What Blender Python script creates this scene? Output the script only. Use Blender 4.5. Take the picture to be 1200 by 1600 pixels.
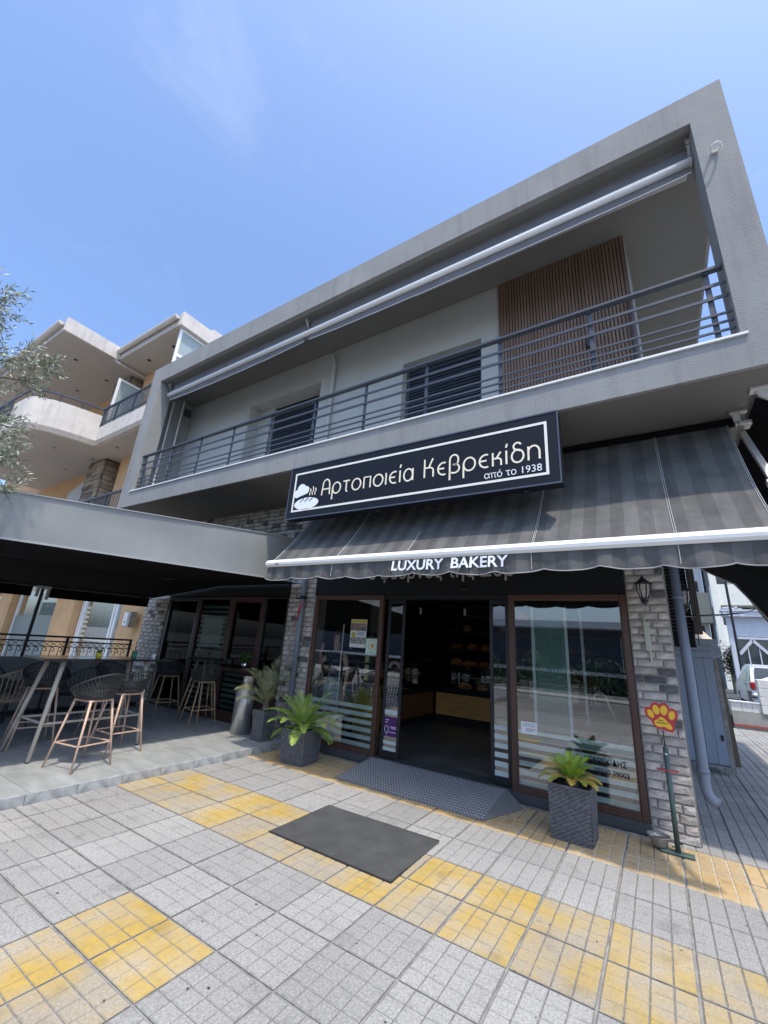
import bpy, bmesh, math, random
from mathutils import Vector, Matrix, noise
R = math.radians
random.seed(7)
for o in list(bpy.data.objects): bpy.data.objects.remove(o)
S = bpy.context.scene
COL = S.collection

# ---------------------------------------------------------------- camera
cam = bpy.data.cameras.new('camera'); camo = bpy.data.objects.new('camera', cam); COL.objects.link(camo)
cam.sensor_fit = 'VERTICAL'; cam.sensor_height = 36; cam.lens = 645.23 / 1600 * 36
cam.clip_start = .05; cam.clip_end = 2000
_a, _b, _g = R(17.899), R(33.3195), R(-4.0874)
Mx = Matrix.Rotation(_b, 3, 'Z') @ Matrix.Rotation(_a, 3, 'X') @ Matrix.Rotation(_g, 3, 'Y')
rt, fw, up = Mx.col[0], Mx.col[1], Mx.col[2]
m = Matrix((( rt[0], up[0], -fw[0]), (rt[1], up[1], -fw[1]), (rt[2], up[2], -fw[2])))
camo.matrix_world = Matrix.Translation((0, 0, 1.6)) @ m.to_4x4()
S.camera = camo
# ---------------------------------------------------------------- light
SUN_FROM = Vector((.35, -.25, 1)).normalized()
w = bpy.data.worlds.new('World'); S.world = w; w.use_nodes = True
nt = w.node_tree; nt.nodes.clear()
sky = nt.nodes.new('ShaderNodeTexSky'); sky.sky_type = 'NISHITA'; sky.sun_disc = False
sky.sun_elevation = math.asin(SUN_FROM.z); sky.sun_rotation = math.atan2(SUN_FROM.x, SUN_FROM.y)
sky.air_density = 1.0; sky.dust_density = 3.2; sky.ozone_density = 1.6; sky.altitude = 50
bg = nt.nodes.new('ShaderNodeBackground'); bg.inputs['Strength'].default_value = .15
wo = nt.nodes.new('ShaderNodeOutputWorld')
tc = nt.nodes.new('ShaderNodeTexCoord'); mp = nt.nodes.new('ShaderNodeMapping'); mp.inputs['Scale'].default_value = (1.2, 2.2, 5.0)
mp.inputs['Rotation'].default_value = (0, .5, .7)
nz = nt.nodes.new('ShaderNodeTexNoise'); nz.inputs['Scale'].default_value = 1.6; nz.inputs['Detail'].default_value = 7; nz.inputs['Roughness'].default_value = .62; nz.inputs['Distortion'].default_value = .6
cr = nt.nodes.new('ShaderNodeValToRGB'); cr.color_ramp.elements[0].position = .60; cr.color_ramp.elements[1].position = .98
cr.color_ramp.elements[0].color = (0, 0, 0, 1); cr.color_ramp.elements[1].color = (.18, .18, .18, 1)
mx = nt.nodes.new('ShaderNodeMix'); mx.data_type = 'RGBA'; mx.inputs[7].default_value = (6.0, 6.4, 6.9, 1)
L = nt.links.new
L(tc.outputs['Generated'], mp.inputs['Vector']); L(mp.outputs['Vector'], nz.inputs['Vector']); L(nz.outputs['Fac'], cr.inputs['Fac'])
tn = nt.nodes.new('ShaderNodeMix'); tn.data_type = 'RGBA'; tn.blend_type = 'MULTIPLY'; tn.inputs[0].default_value = 1; tn.inputs[7].default_value = (1.13, 1.29, 1.50, 1)
L(sky.outputs[0], tn.inputs[6]); L(cr.outputs['Color'], mx.inputs[0]); L(tn.outputs[2], mx.inputs[6]); L(mx.outputs[2], bg.inputs['Color']); L(bg.outputs[0], wo.inputs['Surface'])
sd = bpy.data.lights.new('sun', 'SUN'); sd.energy = 2.7; sd.angle = R(1.5); sd.color = (1, .91, .76)
so = bpy.data.objects.new('sun', sd); COL.objects.link(so); so.rotation_euler = SUN_FROM.to_track_quat('Z', 'Y').to_euler(); so.location = (3, -3, 20)
S.view_settings.view_transform = 'Standard'; S.view_settings.look = 'None'; S.view_settings.exposure = 0.54
S.view_settings.gamma = 1; S.view_settings.use_curve_mapping = False
try:
    S.cycles.max_bounces = 8; S.cycles.transparent_max_bounces = 16; S.cycles.sample_clamp_indirect = 6
except Exception: pass

# ---------------------------------------------------------------- materials
MATS = {}
def mat(name, col, rough=.7, metal=0, var=0, vs=6, bump=0, bs=60, col2=None, rnd=0, spec=.5, det=4, stretch=None, lo=.35, hi=.65, bdist=.01):
    if name in MATS: return MATS[name]
    mt = bpy.data.materials.new(name); mt.use_nodes = True; n = mt.node_tree; b = n.nodes['Principled BSDF']
    b.inputs['Roughness'].default_value = rough; b.inputs['Metallic'].default_value = metal
    b.inputs['Specular IOR Level'].default_value = spec
    b.inputs['Base Color'].default_value = (*col, 1)
    c = n.nodes.new('ShaderNodeTexCoord'); vec = c.outputs['Object']
    if stretch:
        mm = n.nodes.new('ShaderNodeMapping'); mm.inputs['Scale'].default_value = stretch; n.links.new(vec, mm.inputs['Vector']); vec = mm.outputs['Vector']
    last = None
    if var or col2:
        t = n.nodes.new('ShaderNodeTexNoise'); t.inputs['Scale'].default_value = vs; t.inputs['Detail'].default_value = det; n.links.new(vec, t.inputs['Vector'])
        r = n.nodes.new('ShaderNodeMapRange'); r.inputs['From Min'].default_value = lo; r.inputs['From Max'].default_value = hi; n.links.new(t.outputs['Fac'], r.inputs['Value'])
        k = n.nodes.new('ShaderNodeMix'); k.data_type = 'RGBA'; n.links.new(r.outputs['Result'], k.inputs[0])
        c2 = col2 or tuple(min(1, v * (1 + var)) for v in col); c1 = col if col2 else tuple(v * (1 - var) for v in col)
        k.inputs[6].default_value = (*c1, 1); k.inputs[7].default_value = (*c2, 1); last = k.outputs[2]
    if rnd:
        oi = n.nodes.new('ShaderNodeObjectInfo'); r = n.nodes.new('ShaderNodeMapRange'); r.inputs['To Min'].default_value = 1 - rnd; r.inputs['To Max'].default_value = 1 + rnd
        n.links.new(oi.outputs['Random'], r.inputs['Value'])
        h = n.nodes.new('ShaderNodeMix'); h.data_type = 'RGBA'; h.blend_type = 'MULTIPLY'; h.inputs[0].default_value = 1
        if last is not None: n.links.new(last, h.inputs[6])
        else: h.inputs[6].default_value = (*col, 1)
        n.links.new(r.outputs['Result'], h.inputs[7]); last = h.outputs[2]
    if last is not None: n.links.new(last, b.inputs['Base Color'])
    if bump:
        t = n.nodes.new('ShaderNodeTexNoise'); t.inputs['Scale'].default_value = bs; t.inputs['Detail'].default_value = 5; n.links.new(vec, t.inputs['Vector'])
        bp = n.nodes.new('ShaderNodeBump'); bp.inputs['Strength'].default_value = bump; bp.inputs['Distance'].default_value = bdist
        n.links.new(t.outputs['Fac'], bp.inputs['Height']); n.links.new(bp.outputs['Normal'], b.inputs['Normal'])
    MATS[name] = mt; return mt

def weather(mt, amt=.16, axis_scale=(3.5, 3.5, .28), blotch=.10):
    n = mt.node_tree; b = n.nodes['Principled BSDF']; l = n.links.new; last = b.inputs['Base Color'].links[0].from_socket
    gm = n.nodes.new('ShaderNodeNewGeometry'); mp = n.nodes.new('ShaderNodeMapping'); mp.inputs['Scale'].default_value = axis_scale; l(gm.outputs['Position'], mp.inputs['Vector'])
    for vec, sc, lo, hi, a in ((mp.outputs['Vector'], 1.6, .50, .72, amt), (gm.outputs['Position'], .9, .35, .7, blotch), (gm.outputs['Position'], 7, .52, .7, blotch * .6)):
        t = n.nodes.new('ShaderNodeTexNoise'); t.inputs['Scale'].default_value = sc; t.inputs['Detail'].default_value = 7; t.inputs['Roughness'].default_value = .65; l(vec, t.inputs['Vector'])
        r = n.nodes.new('ShaderNodeMapRange'); r.inputs['From Min'].default_value = lo; r.inputs['From Max'].default_value = hi; r.inputs['To Min'].default_value = 1; r.inputs['To Max'].default_value = 1 - a; l(t.outputs['Fac'], r.inputs['Value'])
        h = n.nodes.new('ShaderNodeMix'); h.data_type = 'RGBA'; h.blend_type = 'MULTIPLY'; h.inputs[0].default_value = 1; l(last, h.inputs[6]); l(r.outputs['Result'], h.inputs[7]); last = h.outputs[2]
    l(last, b.inputs['Base Color'])

def glass(name, tint=(.9, .93, .92), boost=.09, rough=0.0, mul=3.0):
    mt = bpy.data.materials.new(name); mt.use_nodes = True; n = mt.node_tree; n.nodes.clear()
    o = n.nodes.new('ShaderNodeOutputMaterial'); t = n.nodes.new('ShaderNodeBsdfTransparent'); t.inputs[0].default_value = (*tint, 1)
    g = n.nodes.new('ShaderNodeBsdfGlossy'); g.inputs['Roughness'].default_value = rough; g.inputs[0].default_value = (.95, .97, 1, 1)
    f = n.nodes.new('ShaderNodeFresnel'); f.inputs[0].default_value = 1.52
    a = n.nodes.new('ShaderNodeMath'); a.operation = 'MULTIPLY_ADD'; a.inputs[1].default_value = mul; a.inputs[2].default_value = boost; a.use_clamp = True
    x = n.nodes.new('ShaderNodeMixShader'); l = n.links.new
    gm = n.nodes.new('ShaderNodeNewGeometry'); bf = n.nodes.new('ShaderNodeMath'); bf.operation = 'SUBTRACT'; bf.inputs[0].default_value = 1; bf.use_clamp = True; l(gm.outputs['Backfacing'], bf.inputs[1]); ml = n.nodes.new('ShaderNodeMath'); ml.operation = 'MULTIPLY'
    l(f.outputs[0], a.inputs[0]); l(a.outputs[0], ml.inputs[0]); l(bf.outputs[0], ml.inputs[1]); l(ml.outputs[0], x.inputs[0]); l(t.outputs[0], x.inputs[1]); l(g.outputs[0], x.inputs[2]); l(x.outputs[0], o.inputs[0])
    MATS[name] = mt; return mt
def film(name, col, alpha):
    mt = bpy.data.materials.new(name); mt.use_nodes = True; b = mt.node_tree.nodes['Principled BSDF']
    b.inputs['Base Color'].default_value = (*col, 1); b.inputs['Alpha'].default_value = alpha; b.inputs['Roughness'].default_value = .35
    MATS[name] = mt; return mt
def striped(name, c1, c2, period, rough=.85, axis='X', duty=.5, noise_amt=.15):
    mt = bpy.data.materials.new(name); mt.use_nodes = True; n = mt.node_tree; b = n.nodes['Principled BSDF']; l = n.links.new
    b.inputs['Roughness'].default_value = rough; b.inputs['Specular IOR Level'].default_value = .25
    c = n.nodes.new('ShaderNodeTexCoord'); s = n.nodes.new('ShaderNodeSeparateXYZ'); l(c.outputs['Object'], s.inputs[0])
    d = n.nodes.new('ShaderNodeMath'); d.operation = 'DIVIDE'; d.inputs[1].default_value = period; l(s.outputs[axis], d.inputs[0])
    f = n.nodes.new('ShaderNodeMath'); f.operation = 'FRACT'; l(d.outputs[0], f.inputs[0])
    g = n.nodes.new('ShaderNodeMath'); g.operation = 'GREATER_THAN'; g.inputs[1].default_value = duty; l(f.outputs[0], g.inputs[0])
    k = n.nodes.new('ShaderNodeMix'); k.data_type = 'RGBA'; k.inputs[6].default_value = (*c1, 1); k.inputs[7].default_value = (*c2, 1); l(g.outputs[0], k.inputs[0])
    t = n.nodes.new('ShaderNodeTexNoise'); t.inputs['Scale'].default_value = 3.5; t.inputs['Detail'].default_value = 6; l(c.outputs['Object'], t.inputs['Vector'])
    r = n.nodes.new('ShaderNodeMapRange'); r.inputs['To Min'].default_value = 1 - noise_amt; r.inputs['To Max'].default_value = 1 + noise_amt; r.inputs['From Min'].default_value = .3; r.inputs['From Max'].default_value = .7; l(t.outputs['Fac'], r.inputs['Value'])
    h = n.nodes.new('ShaderNodeMix'); h.data_type = 'RGBA'; h.blend_type = 'MULTIPLY'; h.inputs[0].default_value = 1; l(k.outputs[2], h.inputs[6]); l(r.outputs['Result'], h.inputs[7]); l(h.outputs[2], b.inputs['Base Color'])
    t2 = n.nodes.new('ShaderNodeTexNoise'); t2.inputs['Scale'].default_value = 2.6; t2.inputs['Detail'].default_value = 3; t2.inputs['Distortion'].default_value = 1.2; l(c.outputs['Object'], t2.inputs['Vector'])
    bp = n.nodes.new('ShaderNodeBump'); bp.inputs['Strength'].default_value = .5; bp.inputs['Distance'].default_value = .06; l(t2.outputs['Fac'], bp.inputs['Height']); l(bp.outputs['Normal'], b.inputs['Normal'])
    MATS[name] = mt; return mt

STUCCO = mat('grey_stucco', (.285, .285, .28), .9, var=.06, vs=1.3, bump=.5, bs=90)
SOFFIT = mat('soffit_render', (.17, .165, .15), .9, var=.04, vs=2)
UPWALL = mat('pale_render', (.46, .465, .44), .9, var=.03, vs=2, bump=.2, bs=90)
WHITEP = mat('white_paint', (.78, .78, .76), .45, var=.03, vs=3)
MARBLE = mat('white_marble', (.8, .8, .78), .35)
RAILM = mat('anthracite_metal', (.045, .055, .075), .45)
DARKM = mat('black_metal', (.012, .013, .015), .4)
BLACK = mat('black_board', (.010, .011, .013), .6, spec=.25)
SIGNM = mat('sign_face', (.011, .013, .020), .5, var=.05, vs=2, spec=.2)
CREAM = mat('cream_letter', (.85, .77, .60), .5)
WHITEL = mat('white_letter', (.82, .84, .88), .5)
BROWNF = mat('brown_window_frame', (.080, .040, .028), .4, var=.15, vs=12, stretch=(1, 1, .1))
BRICKM = mat('grey_stone_brick', (.27, .24, .215), .9, col2=(.56, .52, .475), vs=7, bump=.9, bs=35, rnd=.22, det=8, bdist=.012)
BRICKD = mat('dark_stone_brick', (.07, .07, .07), .9, col2=(.13, .13, .13), vs=9, bump=.9, bs=35, rnd=.2, det=8)
MORTAR = mat('mortar', (.30, .29, .275), .95, var=.15, vs=20, bump=.6, bs=80)
AWN = striped('striped_awning_cloth', (.088, .088, .087), (.118, .117, .114), .236, noise_amt=.22)
AWNG = mat('grey_awning_cloth', (.16, .16, .17), .9, var=.06, vs=4)
AWNB = mat('black_awning_cloth', (.007, .007, .008), 1, var=.2, vs=3, spec=.08)
PANELM = mat('grey_canvas_panel', (.26, .275, .28), .6, var=.06, vs=1.2, bump=.15, bs=3, bdist=.03)
PIPEM = mat('blue_grey_plastic', (.17, .20, .25), .45, var=.08, vs=4)
GROUT = mat('grout', (.17, .165, .16), .95, var=.2, vs=9, bump=.5, bs=80)
WOODS = mat('brown_wood_slat', (.20, .13, .09), .6, var=.22, vs=5, stretch=(1, 1, .12), rnd=.12)
INTF = mat('interior_floor', (.13, .125, .115), .35, var=.3, vs=4)
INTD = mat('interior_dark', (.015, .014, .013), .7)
TAN = mat('tan_laminate', (.75, .38, .10), .5, var=.1, vs=3, stretch=(1, 1, 6))
YELW = mat('yellow_print', (.75, .5, .05), .5)
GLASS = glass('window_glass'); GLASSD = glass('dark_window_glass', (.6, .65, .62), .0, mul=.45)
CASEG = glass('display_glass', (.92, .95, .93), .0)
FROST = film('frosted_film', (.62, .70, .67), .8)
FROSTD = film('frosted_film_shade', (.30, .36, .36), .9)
TERR = mat('terrace_tile', (.33, .345, .345), .5, var=.16, vs=2.2, stretch=(1, 3, 1), rnd=.05, bump=.15, bs=30, det=6)
TERRR = mat('riser_tile', (.30, .31, .31), .6, var=.3, vs=9, bump=.7, bs=22, det=6, rnd=.1)
RATT = mat('dark_rattan', (.03, .031, .033), .55, var=.2, vs=30)
PALEW = mat('pink_beige_leg', (.52, .36, .27), .5, var=.06, vs=8)
GREYW = mat('grey_beige_leg', (.46, .41, .34), .5, var=.06, vs=8)
NATW = mat('natural_wood_leg', (.36, .25, .15), .5, var=.1, vs=8)
BPLAST = mat('black_plastic', (.014, .014, .015), .45)
RAT2 = mat('beige_rattan', (.30, .23, .16), .7, var=.15, vs=20)
CUSH = mat('grey_cushion', (.19, .195, .20), .9, var=.1, vs=6)
STEEL = mat('brushed_steel', (.45, .46, .47), .32, metal=.85, var=.1, vs=4, stretch=(1, 1, .1))
POTG = mat('grey_pot', (.11, .115, .12), .55, var=.1, vs=8, bump=.1)
POTC = mat('concrete_pot', (.22, .22, .21), .9, var=.25, vs=10, bump=.3)
CHROME = mat('polished_pot', (.7, .7, .7), .12, metal=1)
LEAF1 = mat('bright_cycad_leaf', (.16, .28, .04), .45, col2=(.36, .46, .09), vs=9)
LEAF1Y = mat('yellowing_leaf', (.22, .27, .04), .5, col2=(.55, .36, .07), vs=12)
LEAF2 = mat('date_palm_leaf', (.11, .14, .06), .55, col2=(.32, .33, .18), vs=10)
LEAF3 = mat('herb_leaf', (.06, .16, .02), .5, var=.3, vs=20)
OLIVE = mat('olive_leaf', (.14, .17, .10), .5, col2=(.42, .46, .36), vs=14)
BARK = mat('bark', (.13, .11, .085), .95, var=.3, vs=12, bump=.8, bs=30)
SOIL = mat('soil', (.04, .03, .02), .95, bump=.8, bs=50)
PEACH = mat('peach_render', (.66, .42, .22), .9, var=.05, vs=3)
OFFW = mat('offwhite_render', (.66, .61, .555), .9, var=.05, vs=3, bump=.3, bs=70)
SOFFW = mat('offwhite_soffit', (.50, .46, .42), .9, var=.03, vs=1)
ASPH = mat('asphalt', (.05, .05, .052), .9, var=.15, vs=8, bump=.4, bs=120)
CONC = mat('concrete', (.33, .32, .30), .9, var=.15, vs=4, bump=.3, bs=50)
SLATE = mat('slate_plinth', (.065, .068, .07), .55, var=.12, vs=6)
BLOCK = mat('white_block', (.62, .62, .6), .9, var=.06, vs=9, bump=.3, rnd=.05)
SHED = mat('blue_grey_boards', (.28, .33, .41), .6, var=.08, vs=3, stretch=(1, 1, .2), rnd=.05)
OLDW = mat('old_wood', (.16, .12, .08), .85, var=.35, vs=8, stretch=(1, 1, .15))
POSTG = mat('weathered_post', (.27, .26, .24), .85, var=.2, vs=8)
GRNM = mat('green_painted_metal', (.06, .10, .09), .5, var=.2, vs=9)
REDP = mat('red_paint', (.50, .035, .04), .5); YELP = mat('paw_yellow', (.80, .48, .03), .5)
ALUM = mat('dull_aluminium', (.42, .41, .39), .4, metal=.6, var=.1, vs=9)
SKIN = mat('skin', (.55, .33, .24), .6); NAVY = mat('navy_cloth', (.012, .014, .03), .8, col2=(.05, .055, .09), vs=25); PALEC = mat('pale_green_cloth', (.30, .36, .33), .8); HAIR = mat('brown_hair', (.09, .05, .03), .7)
BREAD = mat('bread_crust', (.75, .32, .08), .6, col2=(.45, .16, .05), vs=12, rnd=.2)
RUBBER = mat('rubber_mat', (.018, .018, .018), .8, var=.2, vs=5); RIBS = mat('rubber_ribs', (.075, .075, .073), .8, var=.15, vs=5)

for _m in (STUCCO, OFFW): weather(_m, .20)
weather(UPWALL, .06, blotch=.04); weather(PANELM, .07, (1.2, 1.2, .3), .08); weather(AWN, .14, (5, .6, .6), .16); weather(TERR, .08, (1, 1, 1), .14); weather(POTG, .15, blotch=.15); weather(PEACH, .10)
# ---------------------------------------------------------------- mesh helpers
class MB:
    def __init__(s): s.v = []; s.f = []; s.m = []; s.k = 0
    def face(s, pts, k=None):
        i = len(s.v); s.v += [tuple(p) for p in pts]; s.f.append(tuple(range(i, i + len(pts)))); s.m.append(s.k if k is None else k)
    def add(s, vs, fs):
        i = len(s.v); s.v += [tuple(p) for p in vs]; s.f += [tuple(i + j for j in f) for f in fs]; s.m += [s.k] * len(fs)
    def box(s, x0, x1, y0, y1, z0, z1):
        s.add([(x0, y0, z0), (x1, y0, z0), (x1, y1, z0), (x0, y1, z0), (x0, y0, z1), (x1, y0, z1), (x1, y1, z1), (x0, y1, z1)],
              [(0, 3, 2, 1), (4, 5, 6, 7), (0, 1, 5, 4), (1, 2, 6, 5), (2, 3, 7, 6), (3, 0, 4, 7)]); return s
    def bbox(s, x0, x1, y0, y1, z0, z1, b=.01, ax='y'):   # box with chamfered vertical/front edges
        bm = bmesh.new(); bmesh.ops.create_cube(bm, size=1)
        for v in bm.verts: v.co = Vector(((x0 + x1) / 2 + v.co.x * (x1 - x0), (y0 + y1) / 2 + v.co.y * (y1 - y0), (z0 + z1) / 2 + v.co.z * (z1 - z0)))
        bmesh.ops.bevel(bm, geom=bm.edges[:], offset=b, segments=1, affect='EDGES')
        bm.verts.index_update(); s.add([v.co[:] for v in bm.verts], [tuple(v.index for v in f.verts) for f in bm.faces]); bm.free(); return s
    def tube(s, pts, r, n=8, cap=True):
        pts = [Vector(p) for p in pts]; rs = r if isinstance(r, (list, tuple)) else [r] * len(pts)
        base = len(s.v); prev = None
        for i, p in enumerate(pts):
            d = (pts[min(i + 1, len(pts) - 1)] - pts[max(i - 1, 0)]).normalized()
            if prev is None:
                a = Vector((0, 0, 1)) if abs(d.z) < .9 else Vector((1, 0, 0)); u = d.cross(a).normalized()
            else: u = (prev - d * prev.dot(d)).normalized()
            prev = u; v = d.cross(u)
            for k in range(n):
                t = 2 * math.pi * k / n; s.v.append(tuple(p + (u * math.cos(t) + v * math.sin(t)) * rs[i]))
        for i in range(len(pts) - 1):
            for k in range(n):
                a = base + i * n + k; b = base + i * n + (k + 1) % n; s.f.append((a, b, b + n, a + n)); s.m.append(s.k)
        if cap:
            s.f.append(tuple(base + k for k in range(n))[::-1]); s.m.append(s.k)
            e = base + (len(pts) - 1) * n; s.f.append(tuple(e + k for k in range(n))); s.m.append(s.k)
        return s
    def bar(s, a, b, w, h):   # rectangular bar from a to b, width w (horizontal), height h
        a, b = Vector(a), Vector(b); d = (b - a).normalized(); z = Vector((0, 0, 1))
        if abs(d.z) > .95: z = Vector((0, 1, 0))
        u = d.cross(z).normalized(); v = u.cross(d).normalized()
        c = [p + u * sx * w / 2 + v * sz * h / 2 for p in (a, b) for sx, sz in ((-1, -1), (1, -1), (1, 1), (-1, 1))]
        s.add(c, [(3, 2, 1, 0), (4, 5, 6, 7), (0, 1, 5, 4), (1, 2, 6, 5), (2, 3, 7, 6), (3, 0, 4, 7)]); return s
    def lathe(s, prof, c, n=20):
        base = len(s.v)
        for r, z in prof:
            for k in range(n): t = 2 * math.pi * k / n; s.v.append((c[0] + r * math.cos(t), c[1] + r * math.sin(t), c[2] + z))
        for i in range(len(prof) - 1):
            for k in range(n):
                a = base + i * n + k; b = base + i * n + (k + 1) % n; s.f.append((a, b, b + n, a + n)); s.m.append(s.k)
        if prof[0][0] > 1e-4: s.f.append(tuple(base + k for k in range(n))[::-1]); s.m.append(s.k)
        if prof[-1][0] > 1e-4: e = base + (len(prof) - 1) * n; s.f.append(tuple(e + k for k in range(n))); s.m.append(s.k)
        return s
    def prism(s, poly, y0, y1):  # polygon in XZ, extruded y0 (front) to y1
        n = len(poly); b = len(s.v); s.v += [(x, y0, z) for x, z in poly] + [(x, y1, z) for x, z in poly]
        s.f.append(tuple(b + i for i in range(n))); s.m.append(s.k); s.f.append(tuple(b + n + i for i in range(n))[::-1]); s.m.append(s.k)
        for i in range(n): j = (i + 1) % n; s.f.append((b + j, b + i, b + n + i, b + n + j)); s.m.append(s.k)
        return s
    def prismz(s, poly, z0, z1):
        n = len(poly); b = len(s.v); s.v += [(x, y, z0) for x, y in poly] + [(x, y, z1) for x, y in poly]
        s.f.append(tuple(b + i for i in range(n))[::-1]); s.m.append(s.k); s.f.append(tuple(b + n + i for i in range(n))); s.m.append(s.k)
        for i in range(n): j = (i + 1) % n; s.f.append((b + i, b + j, b + n + j, b + n + i)); s.m.append(s.k)
        return s
    def ribbon(s, pts, wd, y, th=.004):   # flat stroke in XZ at depth y facing -y
        n = len(pts); P = [Vector((p[0], p[1])) for p in pts]; Lf, Rt = [], []
        for i in range(n):
            d = P[min(i + 1, n - 1)] - P[max(i - 1, 0)]
            if i == 0 and (P[0] - P[-1]).length < 1e-4: d = P[1] - P[-2]
            if i == n - 1 and (P[0] - P[-1]).length < 1e-4: d = P[1] - P[-2]
            if d.length < 1e-9: d = Vector((1, 0))
            d.normalize(); q = Vector((-d.y, d.x)) * wd / 2; Lf.append(P[i] + q); Rt.append(P[i] - q)
        for i in range(n - 1):
            a, b, c, d = Rt[i], Rt[i + 1], Lf[i + 1], Lf[i]
            s.face([(a.x, y, a.y), (b.x, y, b.y), (c.x, y, c.y), (d.x, y, d.y)])
            s.face([(a.x, y, a.y), (a.x, y + th, a.y), (b.x, y + th, b.y), (b.x, y, b.y)])
            s.face([(d.x, y, d.y), (c.x, y, c.y), (c.x, y + th, c.y), (d.x, y + th, d.y)])
        return s
def wpos(o):
    v = Vector((0, 0, 0))
    while o: v += o.location; o = o.parent
    return v
def mesh(name, mb, mats, off=(0, 0, 0), smooth=False):
    me = bpy.data.meshes.new(name); me.from_pydata([(v[0] - off[0], v[1] - off[1], v[2] - off[2]) for v in mb.v], [], mb.f)
    mats = mats if isinstance(mats, (list, tuple)) else [mats]
    for x in mats: me.materials.append(x)
    if len(mats) > 1: me.polygons.foreach_set('material_index', mb.m)
    if smooth: me.polygons.foreach_set('use_smooth', [True] * len(me.polygons))
    me.update(); return me
def tag(o, label=None, cat=None, group=None, kind=None):
    if label: o['label'] = label
    if cat: o['category'] = cat
    if group: o['group'] = group
    if kind: o['kind'] = kind
    return o
def obj(name, mb, mats, parent=None, label=None, cat=None, group=None, kind=None, smooth=False, local=False, center=False):
    off = (0, 0, 0) if (local or parent is None) else wpos(parent)
    if center and mb.v:   # own origin at the piece's middle
        n = len(mb.v); c = Vector((sum(v[0] for v in mb.v) / n, sum(v[1] for v in mb.v) / n, sum(v[2] for v in mb.v) / n))
        o = bpy.data.objects.new(name, mesh(name, mb, mats, c, smooth)); o.location = c - Vector(off)
    else: o = bpy.data.objects.new(name, mesh(name, mb, mats, off, smooth))
    COL.objects.link(o)
    if parent: o.parent = parent
    return tag(o, label, cat, group, kind)
def thing(name, label, cat, loc, group=None, rz=0):
    o = bpy.data.objects.new(name, None); COL.objects.link(o); o.location = loc; o.rotation_euler.z = rz; o.empty_display_size = .2
    return tag(o, label, cat, group)
def kids(o): return [c for c in bpy.data.objects if c.parent == o]
def dup(root, loc, rz=None, label=None, parent=None, keep=None):
    r = root.copy(); COL.objects.link(r); r.parent = parent
    if loc is not None: r.location = loc
    if rz is not None: r.rotation_euler.z = rz
    if label: r['label'] = label
    for c in (keep if keep is not None else kids(root)):
        d = c.copy(); COL.objects.link(d); d.parent = r
        for g in kids(c): e = g.copy(); COL.objects.link(e); e.parent = d
    return r
def inst(name, me, parent, loc, rz=0, kind=None):   # piece sharing mesh data
    o = bpy.data.objects.new(name, me); COL.objects.link(o)
    if parent: o.parent = parent; o.location = Vector(loc) - wpos(parent)
    else: o.location = loc
    o.rotation_euler.z = rz
    if kind: o['kind'] = kind
    return o
def text_mesh(name, body, x0, x1, zb, zt, y, mt, parent, ext=.002, bold=0.0, shear=0, facing=None, fit_h=True):
    cu = bpy.data.curves.new('txt', 'FONT'); cu.body = body; cu.size = 1; cu.extrude = .01; cu.offset = bold; cu.shear = shear; cu.resolution_u = 3
    to = bpy.data.objects.new('txt', cu); COL.objects.link(to)
    dg = bpy.context.evaluated_depsgraph_get(); dg.update(); me = bpy.data.meshes.new_from_object(to.evaluated_get(dg))
    bpy.data.objects.remove(to)
    xs = [v.co.x for v in me.vertices]; ys = [v.co.y for v in me.vertices]
    if not xs: return None
    sx = (x1 - x0) / (max(xs) - min(xs)); sy = (zt - zb) / (max(ys) - min(ys)) if fit_h else sx
    off = wpos(parent) if parent else Vector((0, 0, 0))
    for v in me.vertices:
        a = x0 + (v.co.x - min(xs)) * sx; c = zb + (v.co.y - min(ys)) * sy
        v.co = Vector((a, y - v.co.z * ext / .01, c)) - off
    me.materials.clear(); me.materials.append(mt)
    for p in me.polygons: p.material_index = 0
    o = bpy.data.objects.new(name, me); COL.objects.link(o); o.parent = parent; return o
def arc(cx, cz, rx, rz, a0, a1, n=12): return [(cx + rx * math.cos(R(a0 + (a1 - a0) * i / n)), cz + rz * math.sin(R(a0 + (a1 - a0) * i / n))) for i in range(n + 1)]
# ================================================================ ground and paving
YF = 5.58           # shop front plane
g = MB(); g.box(-400, 400, -400, 600, -.6, -.05); obj('ground', g, mat('far_ground', (.16, .155, .145), .95, var=.2, vs=.3), kind='structure')
g = MB(); g.box(-60, 60, -3.0, 17.2, -.3, -.011); g.box(1.2, 60, 17.2, 17.3, -.3, -.011)
pav = obj('pavement', g, mat('paving_grout', (.24, .235, .225), .95, var=.25, vs=9, bump=.5, bs=80), kind='structure')
g = MB(); g.box(-60, 60, -10.0, -3.15, -.17, -.14); obj('road', g, ASPH, kind='structure')
g = MB(); g.box(-60, 60, -3.15, -3.0, -.3, .0); g.box(-60, 60, -10.15, -10.0, -.3, .0); obj('kerb', g, CONC, kind='structure')
g = MB(); g.box(-60, 60, -14, -10.15, -.3, -.01); obj('far_pavement', g, CONC, kind='structure')
TX, TY = .4303, .4378; OX, OY = -.008, 2.842
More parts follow.
